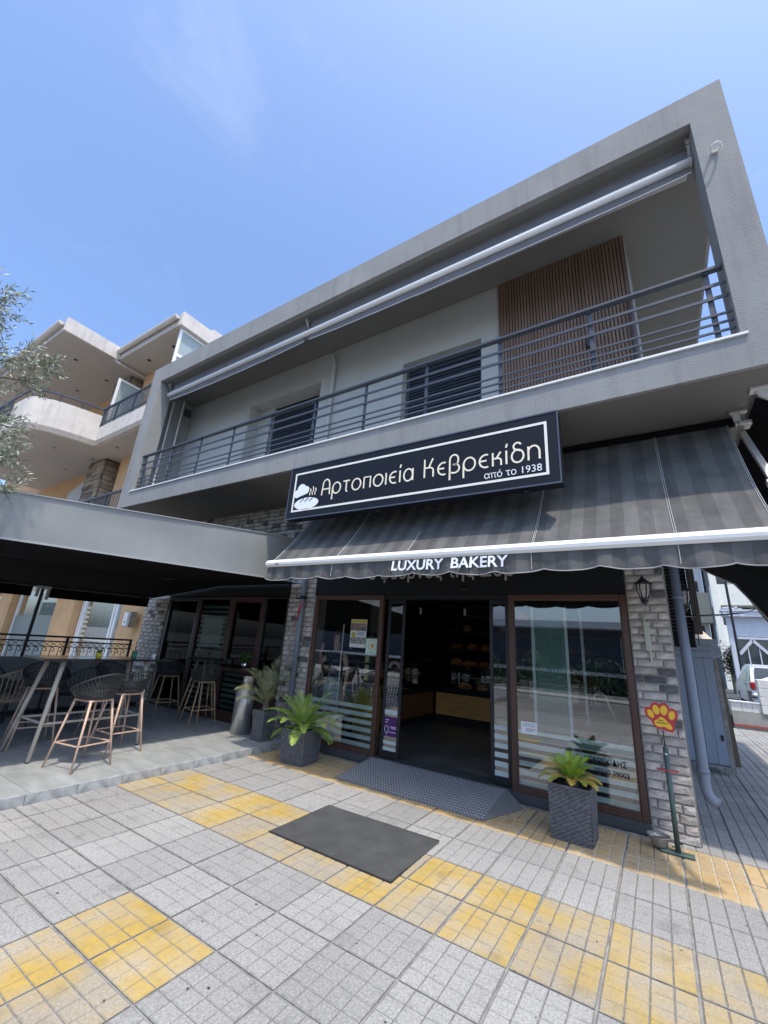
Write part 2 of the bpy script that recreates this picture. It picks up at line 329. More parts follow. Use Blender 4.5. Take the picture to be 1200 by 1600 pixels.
def tile_mesh(name, mt, nx, ny, seed, flat=False, grv=None):
    rd = random.Random(seed); a, b = TX / 2 - .0065, TY / 2 - .0065; M_ = MB(); M_.k = 1
    M_.box(-a, a, -b, b, -.03, -.0055); M_.k = 0
    cw, ch = 2 * a / nx, 2 * b / ny
    for i in range(nx):
        for j in range(ny):
            x0, x1 = -a + i * cw, -a + (i + 1) * cw; y0, y1 = -b + j * ch, -b + (j + 1) * ch
            gp = .0036; q = .004; z = -.0008 * rd.random() * (1 if not flat else .3); jj = lambda: (rd.random() - .5) * .0025
            lo = [(x0 + gp, y0 + gp), (x1 - gp, y0 + gp), (x1 - gp, y1 - gp), (x0 + gp, y1 - gp)]
            hi = [(x0 + gp + q, y0 + gp + q), (x1 - gp - q, y0 + gp + q), (x1 - gp - q, y1 - gp - q), (x0 + gp + q, y1 - gp - q)]
            hi = [(p[0] + jj(), p[1] + jj(), z + jj() * .4) for p in hi]
            v = [(p[0], p[1], -.0053) for p in lo] + hi
            M_.add(v, [(4, 5, 6, 7), (0, 1, 5, 4), (1, 2, 6, 5), (2, 3, 7, 6), (3, 0, 4, 7)])
    return mesh(name, M_, [mt, grv or GRV])
GRV = mat('groove', (.17, .165, .155), .95, var=.2, vs=30)
def pave_mat(name, base, b2, ly=None):
    mt = mat(name, base, .85, col2=b2, vs=75, rnd=.11, det=8, bump=.8, bs=55, bdist=.004, lo=.36, hi=.64)
    n = mt.node_tree; b = n.nodes['Principled BSDF']; l = n.links.new
    gm = n.nodes.new('ShaderNodeNewGeometry')
    def noise_(sc, lo, hi, det=4):
        t = n.nodes.new('ShaderNodeTexNoise'); t.inputs['Scale'].default_value = sc; t.inputs['Detail'].default_value = det; l(gm.outputs['Position'], t.inputs['Vector'])
        r = n.nodes.new('ShaderNodeMapRange'); r.inputs['From Min'].default_value = lo; r.inputs['From Max'].default_value = hi; l(t.outputs['Fac'], r.inputs['Value']); return r.outputs['Result']
    last = b.inputs['Base Color'].links[0].from_socket
    if ly:   # worn yellow paint, in patches
        k = n.nodes.new('ShaderNodeMix'); k.data_type = 'RGBA'; oi = n.nodes.new('ShaderNodeObjectInfo'); ad = n.nodes.new('ShaderNodeMath'); ad.operation = 'MULTIPLY_ADD'; ad.inputs[1].default_value = .75; l(oi.outputs['Random'], ad.inputs[0]); sb = n.nodes.new('ShaderNodeMath'); sb.operation = 'SUBTRACT'; sb.inputs[1].default_value = .47; sb.use_clamp = True; l(noise_(3.2, .34, .66, 8), ad.inputs[2]); l(ad.outputs[0], sb.inputs[0]); l(sb.outputs[0], k.inputs[0]); l(last, k.inputs[6])
        k2 = n.nodes.new('ShaderNodeMix'); k2.data_type = 'RGBA'; k2.inputs[6].default_value = (*ly, 1); k2.inputs[7].default_value = (ly[0] * .82, ly[1] * .85, ly[2] * 1.2, 1); l(noise_(22, .3, .7), k2.inputs[0]); l(k2.outputs[2], k.inputs[7]); last = k.outputs[2]
    # large soft dirt and small dark specks
    for sc, lo, hi, amt in ((1.1, .35, .7, .86), (90, .30, .36, .7), (5, .28, .42, .80), (14, .25, .36, .84)):
        h = n.nodes.new('ShaderNodeMix'); h.data_type = 'RGBA'; h.blend_type = 'MULTIPLY'; h.inputs[0].default_value = 1; l(last, h.inputs[6])
        r = n.nodes.new('ShaderNodeMapRange'); r.inputs['To Min'].default_value = amt; r.inputs['To Max'].default_value = 1; l(noise_(sc, lo, hi), r.inputs['Value']); l(r.outputs['Result'], h.inputs[7]); last = h.outputs[2]
    l(last, b.inputs['Base Color']); return mt
PG = pave_mat('grey_paving', (.255, .25, .24), (.365, .36, .345))
PY = pave_mat('yellow_paving', (.31, .27, .205), (.40, .35, .27), (.47, .32, .07))
PS = pave_mat('sand_paving', (.46, .34, .19), (.53, .41, .25), (.52, .35, .13))
TG = [tile_mesh('paving_tile', PG, 4, 4, s) for s in range(5)] + [tile_mesh('paving_tile', PG, 4, 3, 9), tile_mesh('paving_tile', PG, 4, 4, 11, True)]
GRL = mat('pale_groove', (.50, .46, .38), .95, var=.2, vs=30)
TYm = [tile_mesh('paving_tile', PY, 4, 4, 20 + s, grv=None) for s in range(4)]
TSm = [tile_mesh('paving_tile', PS, 4, 4, 30 + s, grv=GRL if s else None) for s in range(3)]
def kind_of_tile(x, y):
    if 2.84 < y < 3.72: return TYm
    if y < 1.97 and -3.05 < x < -2.16: return TYm
    if 4.6 < y < 5.5: return TSm
    return TG
rd = random.Random(5); cands = []
def proj(p):
    v = Mx.transposed() @ (Vector(p) - Vector((0, 0, 1.6)))
    return None if v.y < .2 else (600 + 645.23 * v.x / v.y, 800 - 645.23 * v.z / v.y)
far = MB()
for i in range(-13, 12):
    for j in range(-8, 33):
        x, y = OX + (i + .5) * TX, OY + (j + .5) * TY
        if x < -5.15 and y < YF: continue
        if y > 5.47 and x < .2: continue
        if y > 17: continue
        p = proj((x, y, 0)); vis = p is not None and -80 < p[0] < 1260 and p[1] < 1700
        if vis and y > YF and x < .2: vis = False
        if vis: cands.append((x * x + y * y, x, y))
        else: far.box(x - TX / 2 + .005, x + TX / 2 - .005, y - TY / 2 + .005, y + TY / 2 - .005, -.03, -.001)
cands.sort()
for n_, (d, x, y) in enumerate(cands):
    if n_ < 296:
        ms = kind_of_tile(x, y); to_ = inst('paving_tile', ms[rd.randrange(len(ms))], pav, (x, y, rd.uniform(-.001, .001)), rz=rd.choice((0, math.pi)) if ms is not TG else 0); to_.rotation_euler.x = rd.uniform(-.004, .004); to_.rotation_euler.y = rd.uniform(-.004, .004)
    else: far.box(x - TX / 2 + .005, x + TX / 2 - .005, y - TY / 2 + .005, y + TY / 2 - .005, -.03, -.001)
obj('distant_paving', far, PG, pav, kind='stuff')

# ================================================================ terrace
TZ = .095
g = MB(); g.box(-10.4, -5.03, -6, 5.60, -.03, TZ - .012); terr = obj('terrace', g, GROUT, kind='structure')
for i in range(7):
    for j in range(-3, 10):
        y0 = 2.06 + (j - 2) * .86 ; x1 = -5.02 - i * .78
        if y0 > 5.5 or y0 < -2: continue
        y1 = min(y0 + .855, 5.57); a = MB()
        a.bbox(x1 - .775, x1, y0, y1, TZ - .015, TZ, .002); obj('floor_tile', a, TERR, terr, center=True)
for j in range(-6, 9):
    y0 = 2.03 + j * .43
    if y0 > 5.5: continue
    a = MB(); a.bbox(-5.028, -5.008, y0, min(y0 + .425, 5.45), -.02, TZ - .004, .002); obj('riser_tile', a, TERRR, terr, center=True)

# ================================================================ shop building
B = thing('shop_building', 'two storey grey rendered building with bakery shopfront below and long railed balcony above', 'building', (-4.4, 5.6, 0))
XL, XR = -10.17, 1.30; FY = 4.28; ZS, ZT = 4.18, 4.53; ZC, ZR = 7.49, 7.95
# --- portal frame
g = MB(); g.box(XL, XR, FY, 14, ZC, ZR); obj('roof_slab', g, STUCCO, B)
g = MB(); g.box(XL, XR, FY, 14, ZS, ZT); obj('balcony_slab', g, STUCCO, B)
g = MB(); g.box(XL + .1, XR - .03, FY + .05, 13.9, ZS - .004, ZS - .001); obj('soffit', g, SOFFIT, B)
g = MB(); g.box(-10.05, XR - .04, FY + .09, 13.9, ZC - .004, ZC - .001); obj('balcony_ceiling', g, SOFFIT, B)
g = MB(); g.box(XL, -9.73, FY, 4.6, ZT, ZC); obj('portal_pier', g, STUCCO, B)
g = MB(); g.box(.97, XR, FY, 4.6, ZT, ZC); obj('portal_pier', g, STUCCO, B)
g = MB(); g.box(XL, -10.08, 4.6, 14, ZT, ZC - .005); obj('side_wall', g, STUCCO, B)
g = MB(); g.box(-9.76, 1.02, FY - .022, FY + .16, ZT, ZT + .022); obj('marble_edge', g, MARBLE, B)
# --- upper wall with two openings
yw = 5.44; g = MB()
g.box(-10.08, -7.6, yw, yw + .36, ZT, ZC - .006); g.box(-7.6, -5.39, yw, yw + .36, 6.82, ZC - .006); g.box(-5.39, -3.38, yw, yw + .36, ZT, ZC - .006)
g.box(-3.38, -1.90, yw, yw + .36, 6.55, ZC - .006); g.box(-1.90, .245, yw, yw + .36, ZT, ZC - .006); g.box(.0, .279, yw + .36, 14, ZT, ZC - .006)
g.box(-7.6, -7.09, yw + .30, yw + .36, ZT, 6.82)
obj('upper_wall', g, UPWALL, B)
def shutter(x0, x1, y, z0, z1):
    f = MB(); f.box(x0, x0 + .05, y, y + .05, z0, z1); f.box(x1 - .05, x1, y, y + .05, z0, z1); f.box(x0 + .05, x1 - .05, y, y + .05, z1 - .05, z1)
    f.box(x0 + .05, x1 - .05, y + .04, y + .045, z0, z1 - .05)
    f = obj('shutter_door', f, RAILM, B); z = z0 + .03; s = MB(); s.box(x0 + .052, x1 - .052, y, y + .030, 0, .052)
    for v in range(len(s.v)):
        if s.v[v][1] == y and s.v[v][2] > .01: s.v[v] = (s.v[v][0], y + .024, s.v[v][2])
    me = mesh('slat', s, RAILM, ((x0 + x1) / 2, y, 0))
    while z < z1 - .1: inst('slat', me, f, ((x0 + x1) / 2, y, z)); z += .062
shutter(-7.08, -5.42, 5.76, ZT, 6.62); shutter(-3.36, -1.92, yw + .14, ZT, 6.50)
# --- wood slat cladding
cl = MB(); cl.box(-1.605, .224, yw - .012, yw - .002, ZT, ZC - .01); cl = obj('slat_cladding', cl, mat('dark_backing', (.03, .02, .015), .9), B)
s = MB(); s.bbox(-.0175, .0175, -.015, .012, 0, ZC - ZT - .012, .003); me = mesh('slat', s, WOODS)
for i in range(40): inst('slat', me, cl, (-1.582 + i * .0456, yw - .024, ZT + .001))
g = MB(); g.bbox(-.37, -.30, yw - .075, yw - .04, 5.72, 5.86, .006); obj('outside_lamp', g, BPLAST, B)
g = MB(); g.tube([(.20, yw - .07, ZT), (.20, yw - .07, 6.35)], .038); g.tube([(.20, yw - .07, 6.35), (.20, yw + .02, 6.42)], .038); obj('downpipe', g, mat('brown_pipe', (.07, .05, .045), .5), B)
g = MB(); g.tube([(-5.02, yw - .06, ZT), (-5.02, yw - .06, 7.0), (-5.02, yw - .075, 7.03), (-5.06, yw - .075, 7.28), (-5.12, yw - .06, 7.34), (-5.14, yw + .02, 7.36)], .042, 10); g.tube([(-5.02, yw - .06, 6.95), (-5.02, yw - .06, 7.02)], .052, 10); obj('downpipe', g, UPWALL, B)
g = MB(); g.tube([(-10.03, 4.86, ZT), (-10.03, 4.86, 7.3)], .022); g.tube([(-10.03, 5.12, ZT), (-10.03, 5.12, ZC - .01)], .022); obj('wall_conduit', g, WHITEP, B)
g = MB(); g.bbox(-10.07, -9.98, 5.2, 5.36, 7.1, 7.3, .008); obj('junction_box', g, RAILM, B)
# --- balcony railing
rl = MB(); rl.box(-9.728, .968, 4.33, 4.40, 5.425, 5.455); rl = obj('balcony_railing', rl, RAILM, B)
for z, h in ((5.245, .034), (5.085, .034), (4.885, .022), (4.787, .022), (4.692, .022), (4.596, .022)):
    a = MB(); a.box(-9.727, .967, 4.352, 4.368, z - h / 2, z + h / 2); obj('rail', a, RAILM, rl)
a = MB(); a.box(-.024, .024, -.006, .006, ZT + .02, 5.425); a.box(-.018, .018, -.03, -.006, 5.40, 5.424); pm = mesh('post', a, RAILM)
for k in range(11): inst('post', pm, rl, ((.83 if k == 10 else -.24 - 1.04 * k), 4.376, 0))
for yy in (5.2, 6.2): pass
sr = MB(); sr.box(1.20, 1.26, 4.6, 13, 5.41, 5.44); sr.box(1.22, 1.24, 4.6, 13, 5.2, 5.23); sr.box(1.22, 1.24, 4.6, 13, 4.9, 4.92)
# ring hook on the pier
g = MB(); g.tube([(1.11 + .045 * math.cos(t * .628), 4.22 + .05 * math.sin(t * .628), 6.88) for t in range(10)] + [(1.155, 4.22, 6.88)], .013, 6); g.tube([(1.08, 4.29, 6.89), (1.08, 4.2, 6.89)], .008, 6); obj('ring_hook', g, WHITEP, B)

# --- ground floor walls
g = MB()
for a in ((-10.35, -9.42, .0, ZS), (-5.6, -4.96, 0, ZS), (-.24, .152, 0, ZS), (-9.42, -5.6, 2.95, ZS), (-4.96, -.24, 2.95, ZS)):
    g.box(a[0], a[1], YF + .012, YF + .3, a[2], a[3] - .006)
g.box(-.14, .152, YF + .3, 12.2, 0, ZS - .006); g.box(-10.35, -10.1, YF + .3, 13, 0, ZS - .006)
g.box(-10.1, -5.3, 8.2, 8.4, 0, ZS - .006); g.box(-10.1, .14, 12.2, 12.4, 0, ZS - .006)
obj('ground_floor_wall', g, MORTAR, B)
def brick_mesh(name, mt, L_, H_, seed):
    r_ = random.Random(seed); v = []; h, l = H_ / 2, L_ / 2; q = .007
    fr = [(-l + q, -h + q), (0, -h + q * .6), (l - q, -h + q), (l - q * .7, 0), (l - q, h - q), (0, h - q * .5), (-l + q, h - q), (-l + q * .6, 0)]
    bk = [(-l, -h), (0, -h), (l, -h), (l, 0), (l, h), (0, h), (-l, h), (-l, 0)]
    v = [(x + r_.uniform(-.003, .003), -.014 + r_.uniform(-.004, .004), z + r_.uniform(-.003, .003)) for x, z in fr] + [(x, .012, z) for x, z in bk] + [(0, -.02, 0)]
    M_ = MB(); M_.add(v, [(i, (i + 1) % 8, 16) for i in range(8)] + [(8 + i, 8 + (i + 1) % 8, (i + 1) % 8, i) for i in range(8)]); return mesh(name, M_, mt)
BL, BH = .215, .083
def brick_wall(parent, x0, x1, z0, z1, y, seed, joined=None):
    r_ = random.Random(seed); row = 0; z = z0; cache = {}
    while z < z1 - .02:
        h = min(BH, z1 - z); x = x0 - (0 if row % 2 == 0 else r_.uniform(.07, .14))
        while x < x1 - .01:
            l = BL * r_.choice((.8, .95, 1, 1.12)); a, b = max(x, x0), min(x + l, x1); x += l
            if b - a < .03: continue
            dk = r_.random() < .09; key = (round((b - a) / .02), dk, r_.randrange(3))
            if joined is not None:
                dx = .005; t = joined[1 if dk else 0]; yy = y - .012 - r_.uniform(0, .008)
                v = [(a + dx, y, z + .004), (b - dx, y, z + .004), (b - dx, y, z + h - .005), (a + dx, y, z + h - .005)]
                f = [(a + dx + .006, yy, z + .01), (b - dx - .006, yy, z + .01), (b - dx - .006, yy, z + h - .011), (a + dx + .006, yy, z + h - .011)]
                t.add(v + f, [(4, 5, 6, 7), (0, 1, 5, 4), (1, 2, 6, 5), (2, 3, 7, 6), (3, 0, 4, 7)]); continue
            if key not in cache: cache[key] = brick_mesh('brick', BRICKD if dk else BRICKM, key[0] * .02 - .009, BH - .010, hash(key) % 999)
            o = inst('brick', cache[key], parent, ((a + b) / 2, y, z + h / 2)); o.scale.x = (b - a - .009) / (key[0] * .02 - .009); o.scale.z = (h - .01) / (BH - .01)
        z += BH; row += 1
def pier(x0, x1, z0, z1, seed):
    g = MB(); g.box(x0, x1, YF + .002, YF + .010, z0, z1); p = obj('brick_pier', g, MORTAR, B); brick_wall(p, x0, x1, z0, z1, YF, seed); return p
pier(-.235, .152, 0, 2.95, 3); pier(-5.595, -4.965, .0, 2.95, 4); pier(-10.345, -9.425, .12, 2.95, 5)
t0, t1 = MB(), MB(); brick_wall(None, -10.3, -3.6, 3.05, ZS - .05, YF, 6, (t0, t1)); obj('brick_band', t0, BRICKM, B, kind='stuff'); obj('dark_brick_band', t1, BRICKD, B, kind='stuff')
g = MB(); g.box(-10.3, -3.6, YF - .03, YF + .01, ZS - .05, ZS - .012); obj('trim_strip', g, SOFFIT, B)
g = MB(); g.box(.154, .162, YF + .02, 12.2, 0, ZS - .006); obj('side_face', g, mat('side_render', (.22, .22, .21), .9), B)

# --- shop front
g = MB(); g.box(-4.96, -.24, YF - .03, YF + .28, 2.362, 2.94); fa = obj('fascia_board', g, BLACK, B)
text_mesh('lettering', 'ο φούρνος της Συρ', -3.85, -1.5, 2.545, 2.83, YF - .034, mat('grey_letter', (.42, .40, .36), .5), fa, bold=.01)
g = MB(); g.bbox(-2.28, -2.12, YF - .06, YF - .031, 2.42, 2.46, .008); obj('door_sensor', g, BPLAST, fa)
g = MB(); g.box(-9.42, -5.6, YF - .03, YF + .28, 2.352, 2.94); fb = obj('fascia_board', g, BLACK, B)
text_mesh('lettering', 'Πρ', -8.3, -8.02, 2.60, 2.80, YF - .034, WHITEL, fb, bold=.01)
g = MB(); g.box(-4.96, -3.56, YF - .015, YF + .28, .0, .10); obj('slate_plinth', g, SLATE, B); g = MB(); g.box(-1.58, -.24, YF - .015, YF + .28, .0, .10); obj('slate_plinth', g, SLATE, B)
for x in (-4.3, -1.0): g = MB(); g.box(x, x + .005, YF - .0165, YF - .0155, 0, .1); obj('joint', g, GROUT, B)
def window(x0, x1, z0, z1, y=YF - .02, fw=.062, mt=BROWNF, gl=GLASS, name='shop_window'):
    f = MB()
    for a in ((x0, x0 + fw, z0, z1), (x1 - fw, x1, z0, z1), (x0 + fw, x1 - fw, z0, z0 + fw), (x0 + fw, x1 - fw, z1 - fw, z1)): f.bbox(a[0], a[1], y, y + .08, a[2], a[3], .006)
    q = fw + .012
    for a in ((x0 + fw - .006, x0 + q, z0 + fw, z1 - fw), (x1 - q, x1 - fw + .006, z0 + fw, z1 - fw), (x0 + q, x1 - q, z0 + fw - .006, z0 + q), (x0 + q, x1 - q, z1 - q, z1 - fw + .006)): f.box(a[0], a[1], y + .02, y + .06, a[2], a[3])
    f = obj(name, f, mt, B); p = MB(); p.box(x0 + q, x1 - q, y + .036, y + .044, z0 + q, z1 - q); obj('pane', p, gl, f); return f
def bands(parent, x0, x1, z0, z1, n, y, mt=None, frac=.56):
    g = MB(); pt = (z1 - z0) / n
    for i in range(n): g.box(x0, x1, y, y + .002, z0 + i * pt, z0 + i * pt + pt * frac)
    return obj('frosted_band', g, mt or FROST, parent)
W1 = window(-4.95, -3.55, .10, 2.358); bands(W1, -4.87, -3.63, .18, .78, 6, YF + .026)
W2 = window(-1.60, -.245, .10, 2.358); bands(W2, -1.525, -.32, .18, .76, 6, YF + .026)
g = MB(); g.box(-1.525, -.32, YF + .026, YF + .028, .655, .76); obj('frosted_band', g, FROST, W2)
text_mesh('lettering', 'Κ. ΚΕΒΡΕΚΙΔΗΣ', -.885, -.40, .545, .607, YF + .008, BPLAST, W2, ext=.0008, bold=.012)
text_mesh('lettering', 'ΤΗΛ. 25510 39003', -.885, -.385, .452, .505, YF + .008, BPLAST, W2, ext=.0008, bold=.012)
# entrance header, floor edge, sliding doors (open)
g = MB(); g.box(-3.55, -1.60, YF + .03, YF + .2, 2.30, 2.36); obj('door_header', g, DARKM, B)
g = MB(); g.box(-3.56, -1.58, YF - .01, YF + .3, .02, .103); obj('threshold', g, SLATE, B)
def sliding(x0, x1, y, z0, z1, fw=.045):
    f = MB()
    for a in ((x0, x0 + fw, z0, z1), (x1 - fw, x1, z0, z1), (x0 + fw, x1 - fw, z0, z0 + .09), (x0 + fw, x1 - fw, z1 - .06, z1)): f.bbox(a[0], a[1], y, y + .045, a[2], a[3], .004)
    f = obj('sliding_door', f, RAILM if 0 else DARKM, B); p = MB(); p.box(x0 + fw, x1 - fw, y + .018, y + .026, z0 + .09, z1 - .06); obj('pane', p, GLASS, f); return f
D1 = sliding(-3.50, -3.19, YF + .06, .11, 2.30); D2 = sliding(-1.88, -1.62, YF + .06, .11, 2.30)
bands(D1, -3.452, -3.238, .20, .36, 2, YF + .072); bands(D1, -3.452, -3.238, .66, .74, 1, YF + .072, frac=.8); bands(D2, -1.833, -1.667, .2, .80, 6, YF + .072)
ETCH = mat('etched_line', (.32, .32, .30), .7)
g = MB()   # bread basket and ears of wheat drawn in line on the left leaf
for r_ in (.10, .075): g.ribbon(arc(-3.33, 1.28, r_, r_ * 1.1, 20, 175, 14), .006, YF + .070)
for k in range(5): g.ribbon(arc(-3.43 + .045 * k, .98 + .02 * (k % 2), .03, .06, -60, 150, 8), .006, YF + .070); g.ribbon([(-3.44 + .05 * k, .78), (-3.40 + .045 * k, 1.12)], .006, YF + .070)
for k in range(8): g.ribbon([(-3.44, .80 + .04 * k), (-3.37, .84 + .04 * k), (-3.27, .82 + .045 * k)], .005, YF + .070)
g.ribbon(arc(-3.30, 1.17, .035, .04, 0, 360, 12), .006, YF + .070); g.ribbon(arc(-3.36, 1.22, .03, .03, 0, 300, 12), .006, YF + .070)
obj('etched_drawing', g, ETCH, D1)
g = MB()
for k in range(5): g.ribbon([(-1.835, 1.02 + .035 * k), (-1.78, 1.09 + .033 * k), (-1.70, 1.12 + .03 * k), (-1.668, 1.11 + .028 * k)], .008, YF + .070)
for z in (.92, .885, .80, .735, .70): g.ribbon(arc(-1.75, z + .05, .085, .05, 200, 340, 8), .006, YF + .070)
for k in range(6): g.ribbon(arc(-1.82 + .028 * k, .86, .018, .03, 180, 330, 6), .006, YF + .070)
obj('etched_drawing', g, ETCH, D2, kind='stuff')
# terrace side doors and windows
def tglass(x0, x1, z0, z1, name, gl, fm, fw=.06): return window(x0, x1, z0, z1, y=YF - .01, fw=fw, mt=fm, gl=gl, name=name)
DBR = mat('dark_brown_frame', (.05, .018, .012), .5)
T1 = tglass(-9.38, -8.25, .1, 2.34, 'terrace_door', GLASSD, DARKM, .08)
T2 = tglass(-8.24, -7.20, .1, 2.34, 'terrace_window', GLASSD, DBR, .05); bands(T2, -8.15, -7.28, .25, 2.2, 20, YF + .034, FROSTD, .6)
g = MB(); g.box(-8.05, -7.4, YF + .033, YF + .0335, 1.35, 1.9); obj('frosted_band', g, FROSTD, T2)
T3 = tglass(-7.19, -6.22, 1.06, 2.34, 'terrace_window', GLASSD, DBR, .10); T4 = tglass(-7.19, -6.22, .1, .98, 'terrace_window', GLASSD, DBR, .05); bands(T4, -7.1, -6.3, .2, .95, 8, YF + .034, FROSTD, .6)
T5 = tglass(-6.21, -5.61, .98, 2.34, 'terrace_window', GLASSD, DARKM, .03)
g = MB(); g.box(-6.21, -5.61, YF, YF + .05, .1, .97); obj('lower_panel', g, DBR, B)
g = MB(); g.bbox(-7.35, -5.75, YF - .30, YF - .012, .98, 1.03, .006); obj('serving_shelf', g, mat('dark_wood', (.035, .02, .015), .5), B)
g = MB(); g.box(-7.5, -5.6, YF - .06, YF - .015, .1, .28); obj('skirting_board', g, DBR, B)
# pipes
def dpipe(pts, r, clips, name='drainpipe'):
    g = MB(); g.tube(pts, r, 14); p = obj(name, g, PIPEM, B, smooth=True)
    for z in clips: c = MB(); c.tube([(pts[0][0], pts[0][1], z - .02), (pts[0][0], pts[0][1], z + .02)], r * 1.14, 14); obj('pipe_collar', c, PIPEM, p, smooth=True)
    return p
dpipe([(-5.19, YF - .09, 0), (-5.19, YF - .09, 2.9), (-5.19, YF + .0, 3.0)], .045, (1.52,))
dpipe([(.262, 5.80, ZS), (.262, 5.80, .48), (.27, 5.80, .42), (.30, 5.79, .375), (.35, 5.78, .35)], .049, (.62, 2.35))
g = MB(); g.tube([(-5.19, YF - .09, 2.28), (-5.19, YF - .09, 2.34)], .06); g.tube([(-5.32, YF - .12, 2.29), (-5.06, YF - .12, 2.29)], .014); obj('pipe_bracket', g, DARKM, B)
g = MB(); g.tube([(-5.13, YF - .15, 2.25), (-5.16, YF - .16, 2.1), (-5.22, YF - .15, 1.95), (-5.34, YF - .08, 1.7)], .006, 5); g.tube([(-5.14, YF - .15, 2.22), (-5.19, YF - .17, 2.05), (-5.17, YF - .16, 1.98)], .012, 5); obj('red_ribbon', g, REDP, B)
# side soffit vent + wall strip
VNT = mat('vent_black', (.02, .02, .02), .9, spec=.1); g = MB(); g.box(.165, .52, 8.22, 8.3, 1.9, 3.4); v = obj('louvre_vent', g, VNT, B)
g = MB(); g.box(.53, .62, 8.1, 8.3, 2.1, 4.1); obj('vent_post', g, mat('post_brown', (.10, .09, .08), .9), B)
a = MB(); a.box(.17, .51, 8.19, 8.219, 0, .014); me = mesh('louvre', a, mat('louvre_grey', (.07, .07, .07), .8))
for k in range(22): inst('louvre', me, v, (0, 0, 2.14 + k * .055))
g = MB(); g.bbox(-.10, -.045, YF - .05, YF - .02, 1.74, 2.05, .004); g.tube([(-.085, YF - .03, 2.05), (-.085, YF - .03, 2.10)], .012); g.tube([(-.065, YF - .03, 1.74), (-.062, YF - .03, 1.62)], .012); o = obj('metal_strip', g, mat('faded_metal', (.42, .42, .36), .6), B)

# ================================================================ shop interior
g = MB(); g.box(-10.05, -.16, YF + .3, 12.15, .06, .1); intf = obj('shop_floor', g, INTF, B)
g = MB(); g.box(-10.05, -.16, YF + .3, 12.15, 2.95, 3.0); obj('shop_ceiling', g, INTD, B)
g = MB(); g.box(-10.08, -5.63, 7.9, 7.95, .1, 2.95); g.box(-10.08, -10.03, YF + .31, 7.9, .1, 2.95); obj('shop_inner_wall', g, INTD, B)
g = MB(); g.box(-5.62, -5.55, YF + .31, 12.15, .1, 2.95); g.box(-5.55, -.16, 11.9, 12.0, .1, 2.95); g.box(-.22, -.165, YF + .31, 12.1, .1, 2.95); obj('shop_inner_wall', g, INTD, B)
for k in range(6): g = MB(); g.box(-5.5, -.25, 6.2 + k * .9, 6.205 + k * .9, .1003, .1012); obj('floor_joint', g, GROUT, B)
for k in range(5): g = MB(); g.box(-5.0 + k * .9, -4.995 + k * .9, YF + .31, 11, .1003, .1012); obj('floor_joint', g, GROUT, B)
C1 = thing('bakery_counter', 'long tan fronted bakery counter with glass display case facing the entrance', 'counter', (-2.7, 9.7, .1))
g = MB(); g.box(-4.35, -.3, 9.30, 9.9, .24, .69); obj('front_panel', g, TAN, C1)
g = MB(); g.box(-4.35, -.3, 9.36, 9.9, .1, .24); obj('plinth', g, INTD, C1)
g = MB(); g.box(-4.35, -.3, 9.27, 9.95, .69, .80); obj('worktop', g, BLACK, C1)
g = MB(); g.box(-4.0, -1.0, 9.32, 9.33, .8, 1.30); g.box(-4.0, -1.0, 9.33, 9.75, 1.29, 1.30); obj('glass_case', g, CASEG, C1)
g = MB(); g.box(-4.0, -1.0, 9.4, 9.75, 1.04, 1.055); obj('case_shelf', g, ALUM, C1)
C2 = thing('display_counter', 'brown fronted display counter with glass case along the left side of the shop', 'counter', (-4.8, 8, .1))
g = MB(); g.box(-5.2, -4.40, 7.0, 9.29, .24, .69); obj('front_panel', g, mat('brown_laminate', (.22, .09, .035), .5), C2)
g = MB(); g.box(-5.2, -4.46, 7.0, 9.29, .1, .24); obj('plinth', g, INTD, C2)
g = MB(); g.box(-5.2, -4.38, 7.0, 9.26, .69, .78); obj('worktop', g, BLACK, C2)
g = MB(); g.box(-4.43, -4.42, 7.05, 9.2, .78, 1.55); g.box(-5.1, -4.43, 7.05, 9.2, 1.54, 1.55); g.box(-5.1, -4.43, 7.05, 7.06, .78, 1.54); obj('glass_case', g, CASEG, C2)
for z in (1.0, 1.25): g = MB(); g.box(-5.1, -4.5, 7.1, 9.15, z, z + .012); obj('case_shelf', g, ALUM, C2)
SHL = thing('bread_rack', 'dark wall rack with wooden shelves behind the counter', 'shelves', (-2.8, 10.6, .1))
for z in (1.25, 1.62, 2.05, 2.45): g = MB(); g.box(-4.6, -.9, 10.3, 10.7, z, z + .03); obj('shelf', g, mat('shelf_wood', (.10, .05, .025), .6), SHL)
for x in (-4.6, -3.35, -2.1, -.93): g = MB(); g.box(x, x + .03, 10.3, 10.7, .1, 2.5); obj('upright', g, INTD, SHL)
def loaf(l, wd, h):
    bm = bmesh.new(); bmesh.ops.create_icosphere(bm, subdivisions=2, radius=1)
    for v in bm.verts:
        z = max(v.co.z, -.35); q = 1 + .10 * math.sin(v.co.x * 9) * max(0, z); v.co = Vector((v.co.x * l / 2, v.co.y * wd / 2 * q, (z + .35) * h / 1.35 * q))
    me = bpy.data.meshes.new('loaf'); bm.to_mesh(me); bm.free(); me.materials.append(BREAD)
    for p in me.polygons: p.use_smooth = True
    return me
LM = [loaf(.34, .18, .15), loaf(.24, .22, .16), loaf(.42, .13, .11)]
rd = random.Random(3)
LBL = {1.28: 'orange brown bread loaf on the lower shelf of the wall rack', 1.65: 'orange brown bread loaf on the middle shelf of the wall rack', 2.08: 'small packed loaf on the high shelf of the wall rack'}
for z in (1.28, 1.65):
    x = -4.35
    while x < -1.1:
        if abs(x + 3.33) > .15 and abs(x + 2.08) > .15:
            o = inst('bread_loaf', LM[rd.randrange(3)], None, (x, 10.48, z + .0), rd.uniform(-.3, .3)); tag(o, LBL[z], 'bread', 'bread loaves on the ' + ('lower' if z < 1.5 else 'middle') + ' rack shelf')
        x += rd.uniform(.34, .42)
